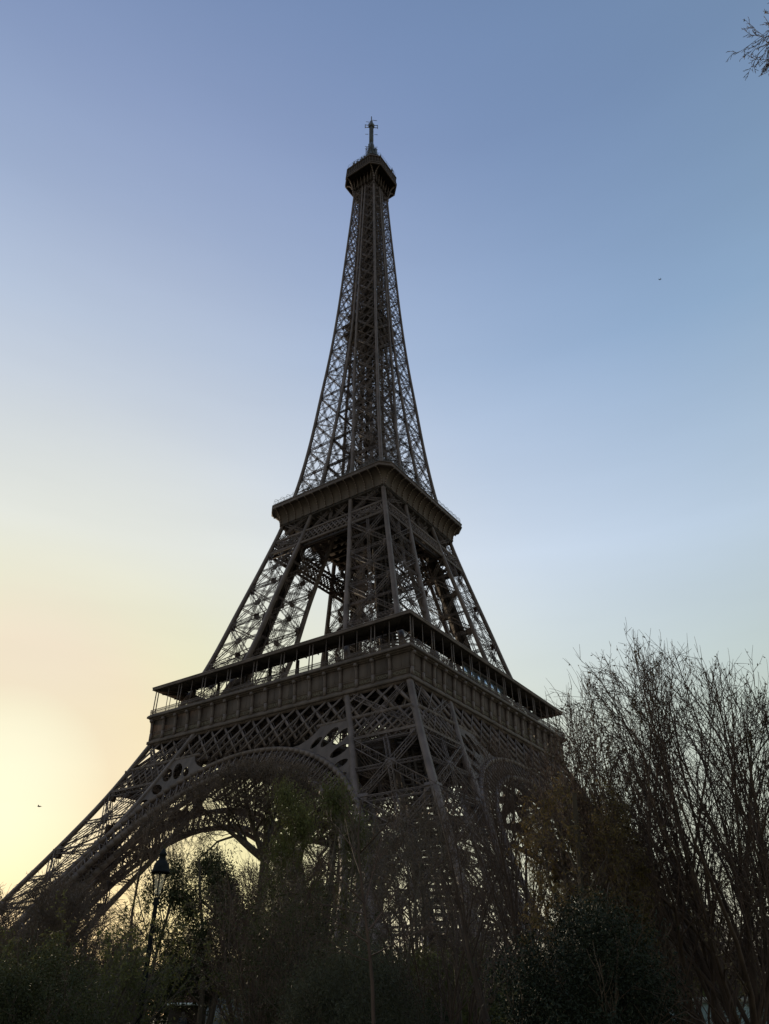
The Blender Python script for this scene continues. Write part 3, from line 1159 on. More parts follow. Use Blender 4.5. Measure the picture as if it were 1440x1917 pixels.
for h, c, z, n in ((8.3, 3.0, 278.7, 46), (6.6, 2.1, 282.7, 34), (4.5, 1.4, 287.2, 26), (2.5, .8, 291.2, 16)):
    op = oct_pts(h, c, 8 * h / n)
    for x, y in op:
        if rnd.random() < .2:
            continue
        L = rnd.uniform(.8, 3.0)
        k = rnd.uniform(.9, 1.04)
        an_.beam((x * k, y * k, z), (x * k + rnd.uniform(-.1, .1), y * k, z + L), .12, .12, (1, 0, 0))
        if rnd.random() < .4:
            zz_ = z + L * rnd.uniform(.4, .95)
            d = rnd.uniform(0, PI)
            an_.beam((x * k - .6 * math.cos(d), y * k - .6 * math.sin(d), zz_), (x * k + .6 * math.cos(d), y * k + .6 * math.sin(d), zz_), .1, .1)
        elif rnd.random() < .35:
            an_.box((x * k - .25, y * k - .25, z + .4), (x * k + .25, y * k + .25, z + 1.6))
for zc in np.arange(279, 282.5, .9):
    op = oct_pts(8.2, 3.0, 1.4)
    o2 = np.roll(op, -1, 0)
    an_.beams(np.hstack([op, np.full((len(op), 1), zc)]), np.hstack([o2, np.full((len(op), 1), zc)]), .05, .05, (0, 0, 1))
an_.build('rooftop_aerial', M['steel'], p3)
ms = MB()
ms.box((-1.15, -1.15, 291.2), (1.15, 1.15, 297.5))
for z in np.arange(291.5, 300, 1.2):
    for s_ in (-1, 1):
        ms.beam((-1.9, s_ * 1.3, z), (1.9, s_ * 1.3, z), .12, .12)
        ms.beam((s_ * 1.3, -1.9, z), (s_ * 1.3, 1.9, z), .12, .12)
for s_ in ((-1.8, -1.2), (1.8, -1.3), (-1.8, 1.2), (1.2, 1.8)):
    ms.beam((s_[0], s_[1], 291.2), (s_[0], s_[1], 300.2), .14, .14, (1, 0, 0))
ms.box((1.0, .5, 293), (2.0, 1.5, 299.5))
ms.box((-.9, -.9, 297.5), (.9, .9, 303.0))
ms.box((-.62, -.62, 303.0), (.62, .62, 316.0))
for z in np.arange(304, 316, 1.0):
    ms.box((-.7, -.7, z), (.7, .7, z + .18))
ms.box((-.95, -.95, 316.0), (.95, .95, 318.4))
ms.box((-.42, -.42, 318.4), (.42, .42, 320.8))
ms.beam((0, 0, 320.8), (0, 0, 324.4), .3, .3, (1, 0, 0))
mast = ms.build('mast', M['steel'], tower)
am = MB()
for s_ in (-1, 1):
    for z in (315.8, 317.6):
        am.beam((s_ * .6, s_ * .45, z), (s_ * 2.1, s_ * 1.6, z), .2, .2)
    am.beam((s_ * 2.1, s_ * 1.6, 315.2), (s_ * 2.1, s_ * 1.6, 318.0), .2, .2, (1, 0, 0))
    am.beam((s_ * .4, 0, 320.8 + s_ * .4), (s_ * 1.9, s_ * 1.3, 320.8 + s_ * .4), .16, .16)
    for z in (299.5, 301.2, 310.5):
        am.beam((s_ * 1, s_ * .8, z), (s_ * 2.1, s_ * 1.6, z), .14, .14)
am.build('cross_arm', M['steel'], mast)

# ------------------------------------------------------------------ vegetation
def grow(rng, out, p, d, L, r, lev, Sx):
    n = Sx['seg'][lev]
    st = L / n
    wob = Sx['wob'][lev]
    up = Sx['up'][lev]
    px, py, pz = p
    dx, dy, dz = d
    pts = [(px, py, pz)]
    dirs = []
    g_ = rng.gauss
    env = Sx.get('env')
    jit = rng.uniform(.82, 1.06) ** 2 if env else 0
    cut = False
    for k in range(n):
        dx += g_(0, wob)
        dy += g_(0, wob)
        dz += g_(0, wob) + up
        q = 1.0 / math.sqrt(dx * dx + dy * dy + dz * dz + 1e-9)
        dx *= q
        dy *= q
        dz *= q
        px += dx * st
        py += dy * st
        pz += dz * st
        if env and (lev > 0 or pz > env[2]):
            if ((px - env[0]) / env[3]) ** 2 + ((py - env[1]) / env[3]) ** 2 + ((pz - env[2]) / env[4]) ** 2 > jit:
                cut = True
                break
        pts.append((px, py, pz))
        dirs.append((dx, dy, dz))
    if len(pts) < 2:
        return
    re = min(r * .5, Sx['rmin']) if cut else r * Sx['tip'][lev]
    n = len(pts) - 1
    L = st * n if n < 3 else L
    out.append((lev, pts, r, re))
    if lev + 1 >= len(Sx['seg']):
        return
    nc = Sx['n'][lev]
    nc = max(1, int(nc * rng.uniform(.8, 1.2) + .5))
    s0 = Sx['start'][lev]
    for c_ in range(nc):
        t = s0 + (1 - s0) * (c_ + rng.random()) / nc
        f = min(t, .999) * n
        k = int(f)
        f -= k
        a, b_ = pts[k], pts[k + 1]
        pos = (a[0] + (b_[0] - a[0]) * f, a[1] + (b_[1] - a[1]) * f, a[2] + (b_[2] - a[2]) * f)
        D = dirs[k]
        ux, uy, uz = g_(0, 1), g_(0, 1), g_(0, 1)
        dt = ux * D[0] + uy * D[1] + uz * D[2]
        ux -= dt * D[0]
        uy -= dt * D[1]
        uz -= dt * D[2]
        q = 1.0 / math.sqrt(ux * ux + uy * uy + uz * uz + 1e-9)
        an = Sx['ang'][lev] * rng.uniform(.6, 1.35)
        ca_, sa_ = math.cos(an), math.sin(an) * q
        dd = (D[0] * ca_ + ux * sa_, D[1] * ca_ + uy * sa_, D[2] * ca_ + uz * sa_)
        rl_ = r + (re - r) * t
        grow(rng, out, pos, dd, L * Sx['lr'][lev] * (1 - Sx.get('fall', .45) * t) * rng.uniform(.7, 1.25), max(rl_ * Sx['rr'][lev], Sx['rmin']), lev + 1, Sx)


def chains_mesh(out, name, material, levels=None, sides=(7, 5, 3)):
    mb = MB()
    grp = {}
    for lev, pts, r, re in out:
        if levels is not None and lev not in levels:
            continue
        s_ = sides[0] if r > .06 else sides[1] if r > .02 else sides[2]
        grp.setdefault((len(pts), s_), []).append((pts, r, re))
    for (K, s_), L in grp.items():
        mb.tubes(np.array([x[0] for x in L]), np.array([x[1] for x in L]), np.array([x[2] for x in L]), s_)
    return mb.mesh(name, material, True)


def leaves_mesh(C, l, w, rs, name, material, hang=0.0, bend=True):
    """one folded leaf (two quads) per centre, random orientation"""
    C = np.asarray(C, float)
    n = len(C)
    a = rs.normal(size=(n, 3))
    a[:, 2] -= hang
    a /= np.linalg.norm(a, axis=1, keepdims=True)
    b_ = np.cross(a, rs.normal(size=(n, 3)))
    b_ /= np.maximum(np.linalg.norm(b_, axis=1, keepdims=True), 1e-6)
    nn = np.cross(a, b_)
    ll = l * rs.uniform(.6, 1.3, (n, 1))
    ww = w * rs.uniform(.6, 1.3, (n, 1)) / 2
    fold = nn * ww * .5
    V = np.stack([C, C + a * ll * .5 + b_ * ww + fold, C + a * ll, C + a * ll * .5 - b_ * ww + fold], 1)
    mb = MB()
    mb.add(V.reshape(-1, 3), None, np.stack([[0, 1, 2], [0, 2, 3]])[None].repeat(n, 0).reshape(-1, 3) + np.repeat(np.arange(n) * 4, 2)[:, None])
    return mb.mesh(name, material)


def twig_points(out, lev_min, rng, n):
    src = [c_ for c_ in out if c_[0] >= lev_min]
    P = []
    for _ in range(n):
        c_ = src[int(rng.random() * len(src))]
        k = int(rng.random() * (len(c_[1]) - 1))
        f = rng.random()
        a, b_ = c_[1][k], c_[1][k + 1]
        P.append((a[0] + (b_[0] - a[0]) * f, a[1] + (b_[1] - a[1]) * f, a[2] + (b_[2] - a[2]) * f))
    return np.array(P)


def tree_thing(name, label, cat, base, out, bark, twig, split=2, leaf=None, group=None, leaf_name='foliage'):
    r_ = empty(name, base)
    tag(r_, label, cat, group)
    link('trunk', chains_mesh(out, 'trunk', bark, range(0, split)), r_)
    link('crown', chains_mesh(out, 'crown', twig, range(split, 9)), r_)
    if leaf:
        link(leaf_name, leaf, r_)
    return r_


def stems(rng, out, n, L, r, lean, Sx, base_r=.25, dirs=None, az0=None):
    for k in range(n):
        az = (k + rng.random()) * 2 * PI / n if az0 is None else az0[k]
        ln = lean * math.sqrt(rng.random()) if dirs is None else dirs[k]
        grow(rng, out, (base_r * math.cos(az), base_r * math.sin(az), -0.15), (math.sin(ln) * math.cos(az), math.sin(ln) * math.sin(az), math.cos(ln)),
             L * rng.uniform(.8, 1.12), r * rng.uniform(.7, 1.2), 0, Sx)


FAN = dict(seg=[9, 7, 6, 4], wob=[.055, .08, .11, .14], up=[.0, .03, .04, .03], n=[16, 10, 8], ang=[.45, .5, .6], lr=[.62, .55, .5], rr=[.5, .5, .55],
           start=[.16, .12, .15], tip=[.25, .3, .4, .5], rmin=.0045, fall=.45)
SPREAD = dict(seg=[5, 7, 6, 5, 4], wob=[.05, .12, .16, .2, .22], up=[.0, .02, .02, .01, .0], n=[7, 8, 7, 6], ang=[.75, .75, .7, .7], lr=[1.0, .55, .5, .5], rr=[.6, .5, .5, .5],
              start=[.55, .2, .15, .15], tip=[.75, .35, .35, .5, .5], rmin=.006, fall=.35)


def golden_stems(rng, out, n, L, r, lean, Sx, base_r):
    for k in range(n):
        az = k * 2.39996 + rng.uniform(-.2, .2)
        ln = lean * math.sqrt((k + .5) / n)
        q = base_r * (k + .5) / n
        grow(rng, out, (q * math.cos(az), q * math.sin(az), -.15), (math.sin(ln) * math.cos(az), math.sin(ln) * math.sin(az), math.cos(ln)), L * rng.uniform(.9, 1.08), r * rng.uniform(.75, 1.2), 0, Sx)


# --- big fan-shaped bare tree on the right
def fan_tree():
    rng = random.Random(11)
    rs = np.random.RandomState(11)
    D = 15.0
    base = ground(1395, D, 1890)
    H = top_z(1310, 1185, D)
    out = []
    golden_stems(rng, out, 12, H * 1.02, .09, R(36), dict(FAN, rmin=.0052, env=(-RT[0] * .4, -RT[1] * .4, H * .54, 2.85, H * .485)), .3)
    P = twig_points(out, 3, rng, 5200)
    lf = leaves_mesh(P, .055, .03, rs, 'bud', M['leaf_bud'], .3)
    return tree_thing('bare_tree', 'tall fan-shaped bare tree with many upswept stems and small buds, right of the tower', 'tree', base, out, M['bark_red'], M['twig_red'], 2, lf, leaf_name='bud')


fan_tree()


def budding_tree():
    rng = random.Random(15)
    rs = np.random.RandomState(15)
    D = 17.0
    base = ground(1205, D, 1890)
    H = top_z(1125, 1278, D)
    out = []
    Sx = dict(FAN, n=[11, 6, 3], env=(-RT[0] * .2, -RT[1] * .2, H * .62, 1.05, H * .39), rmin=.004)
    golden_stems(rng, out, 7, H * 1.0, .05, R(16), Sx, .2)
    P = twig_points(out, 2, rng, 3600)
    P = P[P[:, 2] > H * .45]
    lf = leaves_mesh(P, .085, .035, rs, 'bud', M['leaf_olive'], -.4)
    return tree_thing('budding_tree', 'slender tree with yellow-green opening buds between the tower corner and the fan-shaped tree', 'tree', base, out, M['bark'], M['twig'], 2, lf, leaf_name='bud')


budding_tree()


def upright_shrub():
    rng = random.Random(21)
    D = 20.0
    base = ground(968, D, 1850)
    H = top_z(900, 1335, D)
    out = []
    Sx = dict(FAN)
    Sx.update(n=[13, 8, 5], rmin=.005, ang=[.4, .45, .55], env=(0, 0, H * .6, 1.85, H * .41))
    golden_stems(rng, out, 9, H * 1.0, .07, R(20), Sx, .4)
    return tree_thing('bare_tree', 'upright bare tree of thin reddish stems standing in front of the right-hand arch', 'tree', base, out, M['bark_red'], M['twig_red'], 2)


upright_shrub()


def olive_tree():
    rng = random.Random(31)
    rs = np.random.RandomState(31)
    D = 13.0
    base = ground(1112, D, 1850)
    H = top_z(1100, 1425, D)
    out = []
    Sx = dict(SPREAD)
    Sx.update(seg=[6, 6, 5, 4, 4], n=[9, 8, 6, 5], up=[0, .03, 0, -.04, -.06], start=[.3, .2, .2, .2], lr=[.55, .55, .5, .5], rmin=.0035, ang=[.7, .7, .7, .7], env=(0, 0, H * .62, 1.2, H * .42))
    stems(rng, out, 4, H * 1.0, .05, R(16), Sx, .15)
    P = twig_points(out, 3, rng, 12000)
    lf = leaves_mesh(P, .055, .022, rs, 'foliage', M['leaf_olive'], 1.2)
    return tree_thing('leafy_tree', 'olive-brown tree still holding small drooping leaves, before the right leg of the tower', 'tree', base, out, M['bark'], M['twig'], 2, lf)


olive_tree()


def spreading_tree():
    rng = random.Random(42)
    D = 46.0
    base = ground(472, D, 1850)
    H = top_z(480, 1400, D)
    out = []
    fork = top_z(478, 1610, D)
    Sx = dict(seg=[6, 7, 6, 5, 4], wob=[.05, .14, .18, .22, .25], up=[.02, .03, .02, .0, .0], n=[9, 8, 7, 5], ang=[.75, .7, .75, .8], lr=[.6, .55, .5, .5], rr=[.6, .5, .5, .5],
              start=[.3, .15, .15, .15], tip=[.45, .35, .35, .5, .5], rmin=.012, fall=.25, env=(0, 0, H * .68, 6.0, H * .29))
    # trunk up to the fork, then three heavy limbs
    trunk = [(0, 0, -.2), (.05, .05, fork * .35), (.0, .1, fork * .7), (.1, .1, fork)]
    out.append((0, trunk, .32, .25))
    for az, ln, L in ((2.2, .5, .72), (.2, .48, .75), (4.3, .6, .72), (5.4, .85, .72), (3.0, .95, .74), (1.2, .95, .7), (.5, 1.05, .7), (3.7, 1.0, .72)):
        d = (math.sin(ln) * math.cos(az), math.sin(ln) * math.sin(az), math.cos(ln))
        grow(rng, out, trunk[-1], d, (H - fork) * L * 1.35, .2, 0, Sx)
    for az, ln, L, z in ((3.6, 1.1, .5, .55), (.6, 1.15, .55, .62), (5.0, 1.2, .5, .45)):
        d = (math.sin(ln) * math.cos(az), math.sin(ln) * math.sin(az), math.cos(ln))
        grow(rng, out, (0, .1, fork * z), d, (H - fork) * L * 1.2, .16, 0, Sx)
    return tree_thing('bare_tree', 'large spreading bare tree with a forked trunk, seen under the left-hand arch', 'tree', base, out, M['bark'], M['twig'], 2)


spreading_tree()


def haze_tree(seedn, px, py, D, wpx, name, label, twig, bark, ns=3, n0=13):
    """medium bare tree whose fine twigs close into a brown haze"""
    rng = random.Random(seedn)
    base = ground(px, D, 1850)
    H = top_z(px, py, D)
    rr_ = wpx * D / 1408 * .55
    Sx = dict(seg=[7, 6, 5, 4], wob=[.06, .1, .15, .2], up=[.02, .03, .02, .01], n=[n0, 9, 7], ang=[.75, .65, .7], lr=[.65, .52, .5], rr=[.5, .5, .5],
              start=[.25, .15, .15], tip=[.3, .35, .4, .5], rmin=.00024 * D, fall=.4, env=(0, 0, H * .66, rr_, H * .36))
    out = []
    golden_stems(rng, out, ns, H * .98, H * .018 / ns ** .5, R(18), Sx, .15)
    return tree_thing(name, label, 'tree', base, out, M[bark], M[twig], 1)


haze_tree(141, 268, 1490, 52, 190, 'bare_tree', 'brown bare tree whose fine twigs veil the left leg behind the street lamp', 'twig', 'bark', 3)
haze_tree(142, 745, 1475, 38, 210, 'bare_tree', 'brown bare tree veiling the foot of the front leg, behind the thin sapling', 'twig_grey', 'bark_grey', 3)
haze_tree(147, 655, 1515, 33, 170, 'bare_tree', 'bare tree with grey twigs just left of the front leg of the tower', 'twig_grey', 'bark_grey', 3)
haze_tree(148, 800, 1465, 43, 200, 'bare_tree', 'tall bare tree with brown twigs right in front of the front leg of the tower', 'twig', 'bark', 3)
haze_tree(143, 868, 1500, 30, 200, 'bare_tree', 'dense bare tree with dark twigs between the front leg and the upright reddish tree', 'twig', 'bark', 4)
haze_tree(144, 70, 1645, 40, 300, 'bare_tree', 'low bare tree with fine brown twigs at the left edge under the sun glow', 'twig', 'bark', 6)
haze_tree(145, 1200, 1560, 40, 230, 'bare_tree', 'grey-brown bare tree behind the foot of the fan-shaped tree', 'twig_grey', 'bark_grey', 4)
haze_tree(146, 500, 1590, 36, 200, 'bare_tree', 'brown bare tree with upright twigs below the fork of the large spreading tree', 'twig_red', 'bark', 5)


def clump_tree(name, label, cat, base, H, rad, seedn, leaf_m, l, w, n_cl, n_lf, zlo=.3, trunk_r=.16, hang=.6, bark='bark', squash=1.0, group=None, core=.35):
    """broad evergreen: trunk and limbs, then leaf clumps hung on the limb ends"""
    rng = random.Random(seedn)
    rs = np.random.RandomState(seedn)
    out = []
    Sx = dict(SPREAD)
    Sx.update(seg=[6, 5, 4, 4], n=[10, 6, 5], start=[max(.12, zlo - .1), .3, .3], lr=[rad / H * 1.15, .5, .5], up=[0, .03, .02, 0], wob=[.05, .1, .15, .2], tip=[.3, .35, .4, .5], rmin=.006, ang=[.95, .7, .7], rr=[.45, .5, .5], fall=.5)
    stems(rng, out, 2, H * .9, trunk_r, R(7), Sx, .1)
    C = []
    lim = twig_points(out, 2, rng, n_cl)
    for c_ in lim:
        if c_[2] < zlo * H:
            c_[2] = zlo * H + rng.random() * .4
        sg = rng.uniform(.5, 1.3) * rad * .12
        k = int(n_lf * rng.uniform(.5, 1.5))
        C.append(c_ + rs.normal(size=(k, 3)) * [sg, sg, sg * squash])
    C = np.concatenate(C)
    lf = leaves_mesh(C, l, w, rs, 'foliage', leaf_m, hang)
    return tree_thing(name, label, cat, base, out, M[bark], M['twig'], 1, lf, group)


clump_tree('evergreen_tree', 'dark ivy-clad evergreen tree just right of the street lamp', 'tree', ground(385, 40, 1850), top_z(375, 1580, 40), 2.5, 51, M['leaf_dark'], .13, .055, 330, 150, zlo=.3, hang=1.2, squash=1.4)
clump_tree('evergreen_tree', 'tall green evergreen with drooping foliage beside the inner edge of the left arch', 'tree', ground(605, 34, 1850), top_z(600, 1475, 34), 2.2, 52, M['leaf_green'], .14, .04, 300, 120, zlo=.3, hang=1.6, squash=1.5)


# --- thin dark sapling in the middle foreground
def sapling():
    rng = random.Random(61)
    D = 13.0
    base = ground(708, D, 1880)
    out = []
    Sx = dict(seg=[6, 5, 4], wob=[.05, .08, .1], up=[.02, .03, .02], n=[6, 4], ang=[.55, .6], lr=[.4, .45], rr=[.5, .6], start=[.3, .2], tip=[.3, .5, .5], rmin=.0035, fall=.4)

    def loc(px, py, dd=0.0):
        return point(px, py, D + dd) - base
    tr = [np.array([0, 0, -.1]), loc(697, 1840, .02), loc(690, 1765, .05), loc(680, 1680, .05), loc(672, 1605, .0), loc(671, 1560, -.05), loc(676, 1500, -.05)]
    out.append((0, [tuple(q) for q in tr], .034, .01))
    for (fx, fy, tx, ty, dd, r) in ((672, 1600, 604, 1512, .3, .016), (672, 1598, 742, 1515, -.3, .017), (681, 1690, 598, 1590, -.4, .017), (683, 1700, 722, 1560, .5, .016), (684, 1712, 570, 1668, .3, .014), (690, 1765, 588, 1700, .2, .016),
                                    (676, 1640, 640, 1530, .6, .012), (688, 1745, 765, 1660, .4, .014), (674, 1580, 655, 1480, .2, .010), (693, 1790, 800, 1730, -.3, .013), (694, 1800, 600, 1760, -.4, .012)):
        A, B = loc(fx, fy, .03), loc(tx, ty, dd)
        d = B - A
        L = np.linalg.norm(d)
        grow(rng, out, tuple(A), tuple(d / L + np.array([0, 0, -.05])), L, r, 0, Sx)
    return tree_thing('bare_sapling', 'thin dark bare sapling with raised V-shaped branches in the middle foreground', 'tree', base, out, M['twig_red'], M['twig_red'], 1)


sapling()


# --- overhanging limb of a tree that stands out of frame to the right
def overhang():
    rng = random.Random(71)
    _f = math.atan2(FWD[1], FWD[0]) - R(82)
    base = np.array([CAM[0] + 5.0 * math.cos(_f), CAM[1] + 5.0 * math.sin(_f), 0.0])
    out = []
    bx, by = base[0], base[1]

    def loc(px, py, d):
        q = point(px, py, d)
        return (q[0] - bx, q[1] - by, q[2])
    D = 5.2
    hub = loc(1640, -60, D)
    out.append((0, [(0, 0, -.2), (hub[0] * .05, hub[1] * .05, hub[2] * .35), (hub[0] * .2, hub[1] * .2, hub[2] * .7), (hub[0] * .5, hub[1] * .5, hub[2] * 1.02)], .19, .10))
    top = out[0][1][-1]
    out.append((0, [top, tuple((np.array(top) * .5 + np.array(hub) * .5) + [0, 0, .3]), hub], .09, .05))
    Sx = dict(seg=[7, 5, 4, 3], wob=[.05, .1, .14, .16], up=[-.01, -.02, -.02, .02], n=[9, 5, 3], ang=[.55, .6, .6], lr=[.24, .5, .4], rr=[.5, .6, .6], start=[.25, .2, .2], tip=[.25, .4, .5, .6], rmin=.003, fall=.3)
    for (a, b_, r_) in [((p[0] + 16, p[1] - 10), (q[0] + 12, q[1] - 32), r0 * .8) for (p, q, r0) in (((1600, -30), (1364, 60), .010), ((1620, -50), (1382, 112), .013), ((1620, 0), (1410, 118), .011), ((1600, 30), (1436, 130), .009), ((1600, -60), (1425, -5), .007), ((1620, 20), (1422, 75), .009), ((1620, -10), (1400, 90), .009), ((1640, 60), (1438, 160), .008), ((1620, 30), (1408, 140), .008), ((1640, 20), (1428, 110), .008), ((1640, 0), (1424, 60), .007), ((1620, 45), (1418, 158), .009), ((1640, 70), (1432, 175), .008))]:
        A, B = np.array(loc(*a, D)), np.array(loc(*b_, D + .1))
        d = B - A
        L = np.linalg.norm(d)
        out.append((1, [hub, tuple((np.array(hub) + A) / 2), tuple(A)], r_ * 1.6, r_))
        grow(rng, out, tuple(A), tuple(d / L), L * .93, r_, 0, Sx)
    P = twig_points(out, 2, rng, 200)
    lf = leaves_mesh(P, .022, .014, np.random.RandomState(3), 'bud', M['leaf_bud'], 0)
    return tree_thing('overhanging_tree', 'bare tree reaching fine budded twigs into the top right corner of the sky', 'tree', base, out, M['bark'], M['twig'], 1, lf)  # the foliage part of this tree holds only its small buds


overhang()


# --- shrubs
def twiggy(seedn, H, n, lean, leafm=None, nl=0, l=.05, w=.025, rmin=.004):
    rng = random.Random(seedn)
    Sx = dict(seg=[6, 5, 4, 3], wob=[.07, .1, .13, .15], up=[.02, .02, .01, 0], n=[8, 6, 4], ang=[.5, .6, .65], lr=[.5, .5, .5], rr=[.55, .6, .7], start=[.15, .15, .2], tip=[.35, .4, .5, .6], rmin=rmin, fall=.35)
    out = []
    stems(rng, out, n, H * .9, H * .009, lean, Sx, H * .08)
    lf = None
    if leafm:
        P = twig_points(out, 2, rng, nl)
        lf = leaves_mesh(P, l, w, np.random.RandomState(seedn), 'foliage', leafm, .3)
    return out, lf


def leafy_blob(seedn, H, rad, n_cl, n_lf, leafm, l, w):
    rng = random.Random(seedn)
    rs = np.random.RandomState(seedn)
    C = []
    for _ in range(n_cl):
        u = rs.normal(size=3)
        u /= np.linalg.norm(u)
        rr = rs.uniform(.3, 1.0) ** .6 * (1 + .18 * math.sin(3 * u[0] + 2 * u[1] + seedn) + .12 * math.sin(5 * u[2] + 4 * u[1]))
        c_ = np.array([u[0] * rad * rr, u[1] * rad * rr, H * .5 + u[2] * H * .48 * rr])
        k = int(n_lf * rs.uniform(.5, 1.5))
        C.append(c_ + rs.normal(size=(k, 3)) * rad * .1)
    C = np.concatenate(C)
    C = C[C[:, 2] > .03]
    out = []
    Sx = dict(seg=[5, 4, 3], wob=[.1, .12, .15], up=[0, .02, 0], n=[6, 5], ang=[.6, .6], lr=[.5, .5], rr=[.5, .5], start=[.3, .2], tip=[.3, .4, .5], rmin=.006)
    stems(rng, out, 6, H * .85, H * .012, R(30), Sx, .12)
    return out, leaves_mesh(C, l, w, rs, 'foliage', leafm, .3)


GRP = 'shrubs along the dark park border'


def shrub(name, label, base, out, lf, bark='bark', twig='twig', group=None):
    return tree_thing(name, label, 'shrub', base, out, M[bark], M[twig], 1, lf, group)


o_, l_ = leafy_blob(81, top_z(45, 1762, 17), 1.55, 330, 150, M['leaf_dark'], .055, .026)
shrub('evergreen_shrub', 'round dark evergreen bush in the bottom left corner', ground(20, 17), o_, l_)
o_, l_ = leafy_blob(82, top_z(1085, 1692, 11.5), 1.2, 360, 190, M['leaf_gloss'], .05, .02)
shrub('evergreen_shrub', 'black glossy-leaved evergreen bush below the upright reddish tree', ground(1085, 11.5), o_, l_)
o_, l_ = leafy_blob(83, top_z(690, 1765, 17), 1.7, 330, 150, M['leaf_blue'], .06, .02)
shrub('evergreen_shrub', 'grey-green bush at the foot of the thin sapling', ground(665, 17.5), o_, l_)
o_, l_ = twiggy(84, top_z(190, 1712, 22), 16, R(38), M['leaf_green'], 12000, .1, .035)
shrub('leafy_shrub', 'wide greenish shrub of fine stems left of the street lamp', ground(165, 22), o_, l_, 'bark', 'twig_grey')
o_, l_ = twiggy(85, top_z(450, 1630, 24), 15, R(20), M['leaf_bud'], 5000, .08, .03)
shrub('twiggy_shrub', 'upright brown twiggy shrub below the forked tree trunk', ground(500, 24), o_, l_, 'bark_red', 'twig_red')
o_, l_ = twiggy(86, top_z(860, 1640, 26), 14, R(30), M['leaf_bud'], 3000, .08, .03)
shrub('twiggy_shrub', 'dense brown thicket of bare twigs between the sapling and the upright tree', ground(835, 26), o_, l_, 'bark_red', 'twig_red')
o_, l_ = twiggy(87, top_z(1240, 1640, 19), 14, R(32), M['leaf_olive'], 3500, .08, .03)
shrub('twiggy_shrub', 'spreading bare shrub with a few tan leaves at the foot of the fan-shaped tree', ground(1265, 19), o_, l_, 'bark_red', 'twig_red')
o_, l_ = twiggy(88, top_z(560, 1700, 21), 13, R(34), M['leaf_dark'], 6000, .09, .03)
shrub('leafy_shrub', 'dark low shrub between the twiggy shrub and the grey-green bush', ground(545, 21), o_, l_, 'bark', 'twig')

# border of repeated shrubs further back
protos = []
o_, l_ = leafy_blob(91, 4.6, 2.7, 240, 90, M['leaf_dark'], .17, .08)
protos.append(shrub('border_shrub', 'dark dense shrub in the border at the foot of the tower', ground(60, 44), o_, l_, group=GRP))
o_, l_ = twiggy(92, 5.6, 16, R(34), M['leaf_bud'], 4000, .13, .05, .009)
protos.append(shrub('border_shrub', 'brown twiggy shrub in the border at the foot of the tower', ground(190, 48), o_, l_, 'bark_red', 'twig_red', group=GRP))
o_, l_ = leafy_blob(93, 5.2, 2.5, 200, 90, M['leaf_green'], .18, .07)
protos.append(shrub('border_shrub', 'olive green shrub in the border at the foot of the tower', ground(530, 45), o_, l_, group=GRP))
rr = random.Random(5)
lays = []
for k, px in enumerate(range(-60, 1520, 62)):
    q = px + rr.uniform(-18, 18)
    if not 262 < q < 500:
        lays.append((q, rr.uniform(38, 52)))
for k, px in enumerate(range(-30, 1520, 95)):
    q = px + rr.uniform(-20, 20)
    if not 250 < q < 510:
        lays.append((q, rr.uniform(28, 36)))
lays += [(300, 92), (352, 96), (402, 99), (450, 94), (500, 90)]
for k, (px, D) in enumerate(lays):
    pr = protos[rr.choice((0, 0, 1, 1, 2))]
    c_ = copy_tree(pr)
    c_.location = ground(px, D)
    c_.rotation_euler = (0, 0, rr.uniform(0, 6.28))
    s_ = rr.uniform(.72, 1.0) * D / 45 * (1.0 if D > 37 else .8) * (.8 if D > 80 else 1.0)
    c_.scale = (s_ * rr.uniform(.9, 1.25), s_ * rr.uniform(.9, 1.25), s_)

# far bare trees beyond and beside the tower
rng = random.Random(101)
Sx = dict(seg=[6, 6, 5, 4, 3], wob=[.04, .1, .14, .18, .2], up=[0, .04, .03, .02, 0], n=[10, 7, 6, 4], ang=[.6, .65, .7, .7], lr=[.5, .5, .5, .5], rr=[.5, .5, .5, .5], start=[.25, .2, .2, .2], tip=[.3, .35, .4, .5, .5], rmin=.02, fall=.4)
out = []
stems(rng, out, 1, 12.5, .3, R(3), Sx, 0)
TG = 'bare trees lining the far side of the esplanade'
far = tree_thing('far_tree', 'bare brown tree in the distant line of trees behind the tower legs', 'tree', ground(30, 110), out, M['bark_grey'], M['twig_grey'], 1, group=TG)
far_px = [(-40, 105), (75, 120), (150, 112), (230, 235), (300, 245), (420, 240), (540, 250), (610, 130), (660, 232), (740, 240), (800, 140), (870, 236), (960, 246), (1030, 238), (1090, 150), (1180, 140), (1230, 95), (1300, 120), (1370, 100), (1440, 110), (1490, 90)]
for px, D in far_px:
    c_ = copy_tree(far)
    c_.location = ground(px, D)
    c_.rotation_euler = (0, 0, rng.uniform(0, 6.28))
    s_ = rng.uniform(.85, 1.15) * (1.0 if D < 200 else 1.25)
    c_.scale = (s_, s_, s_)


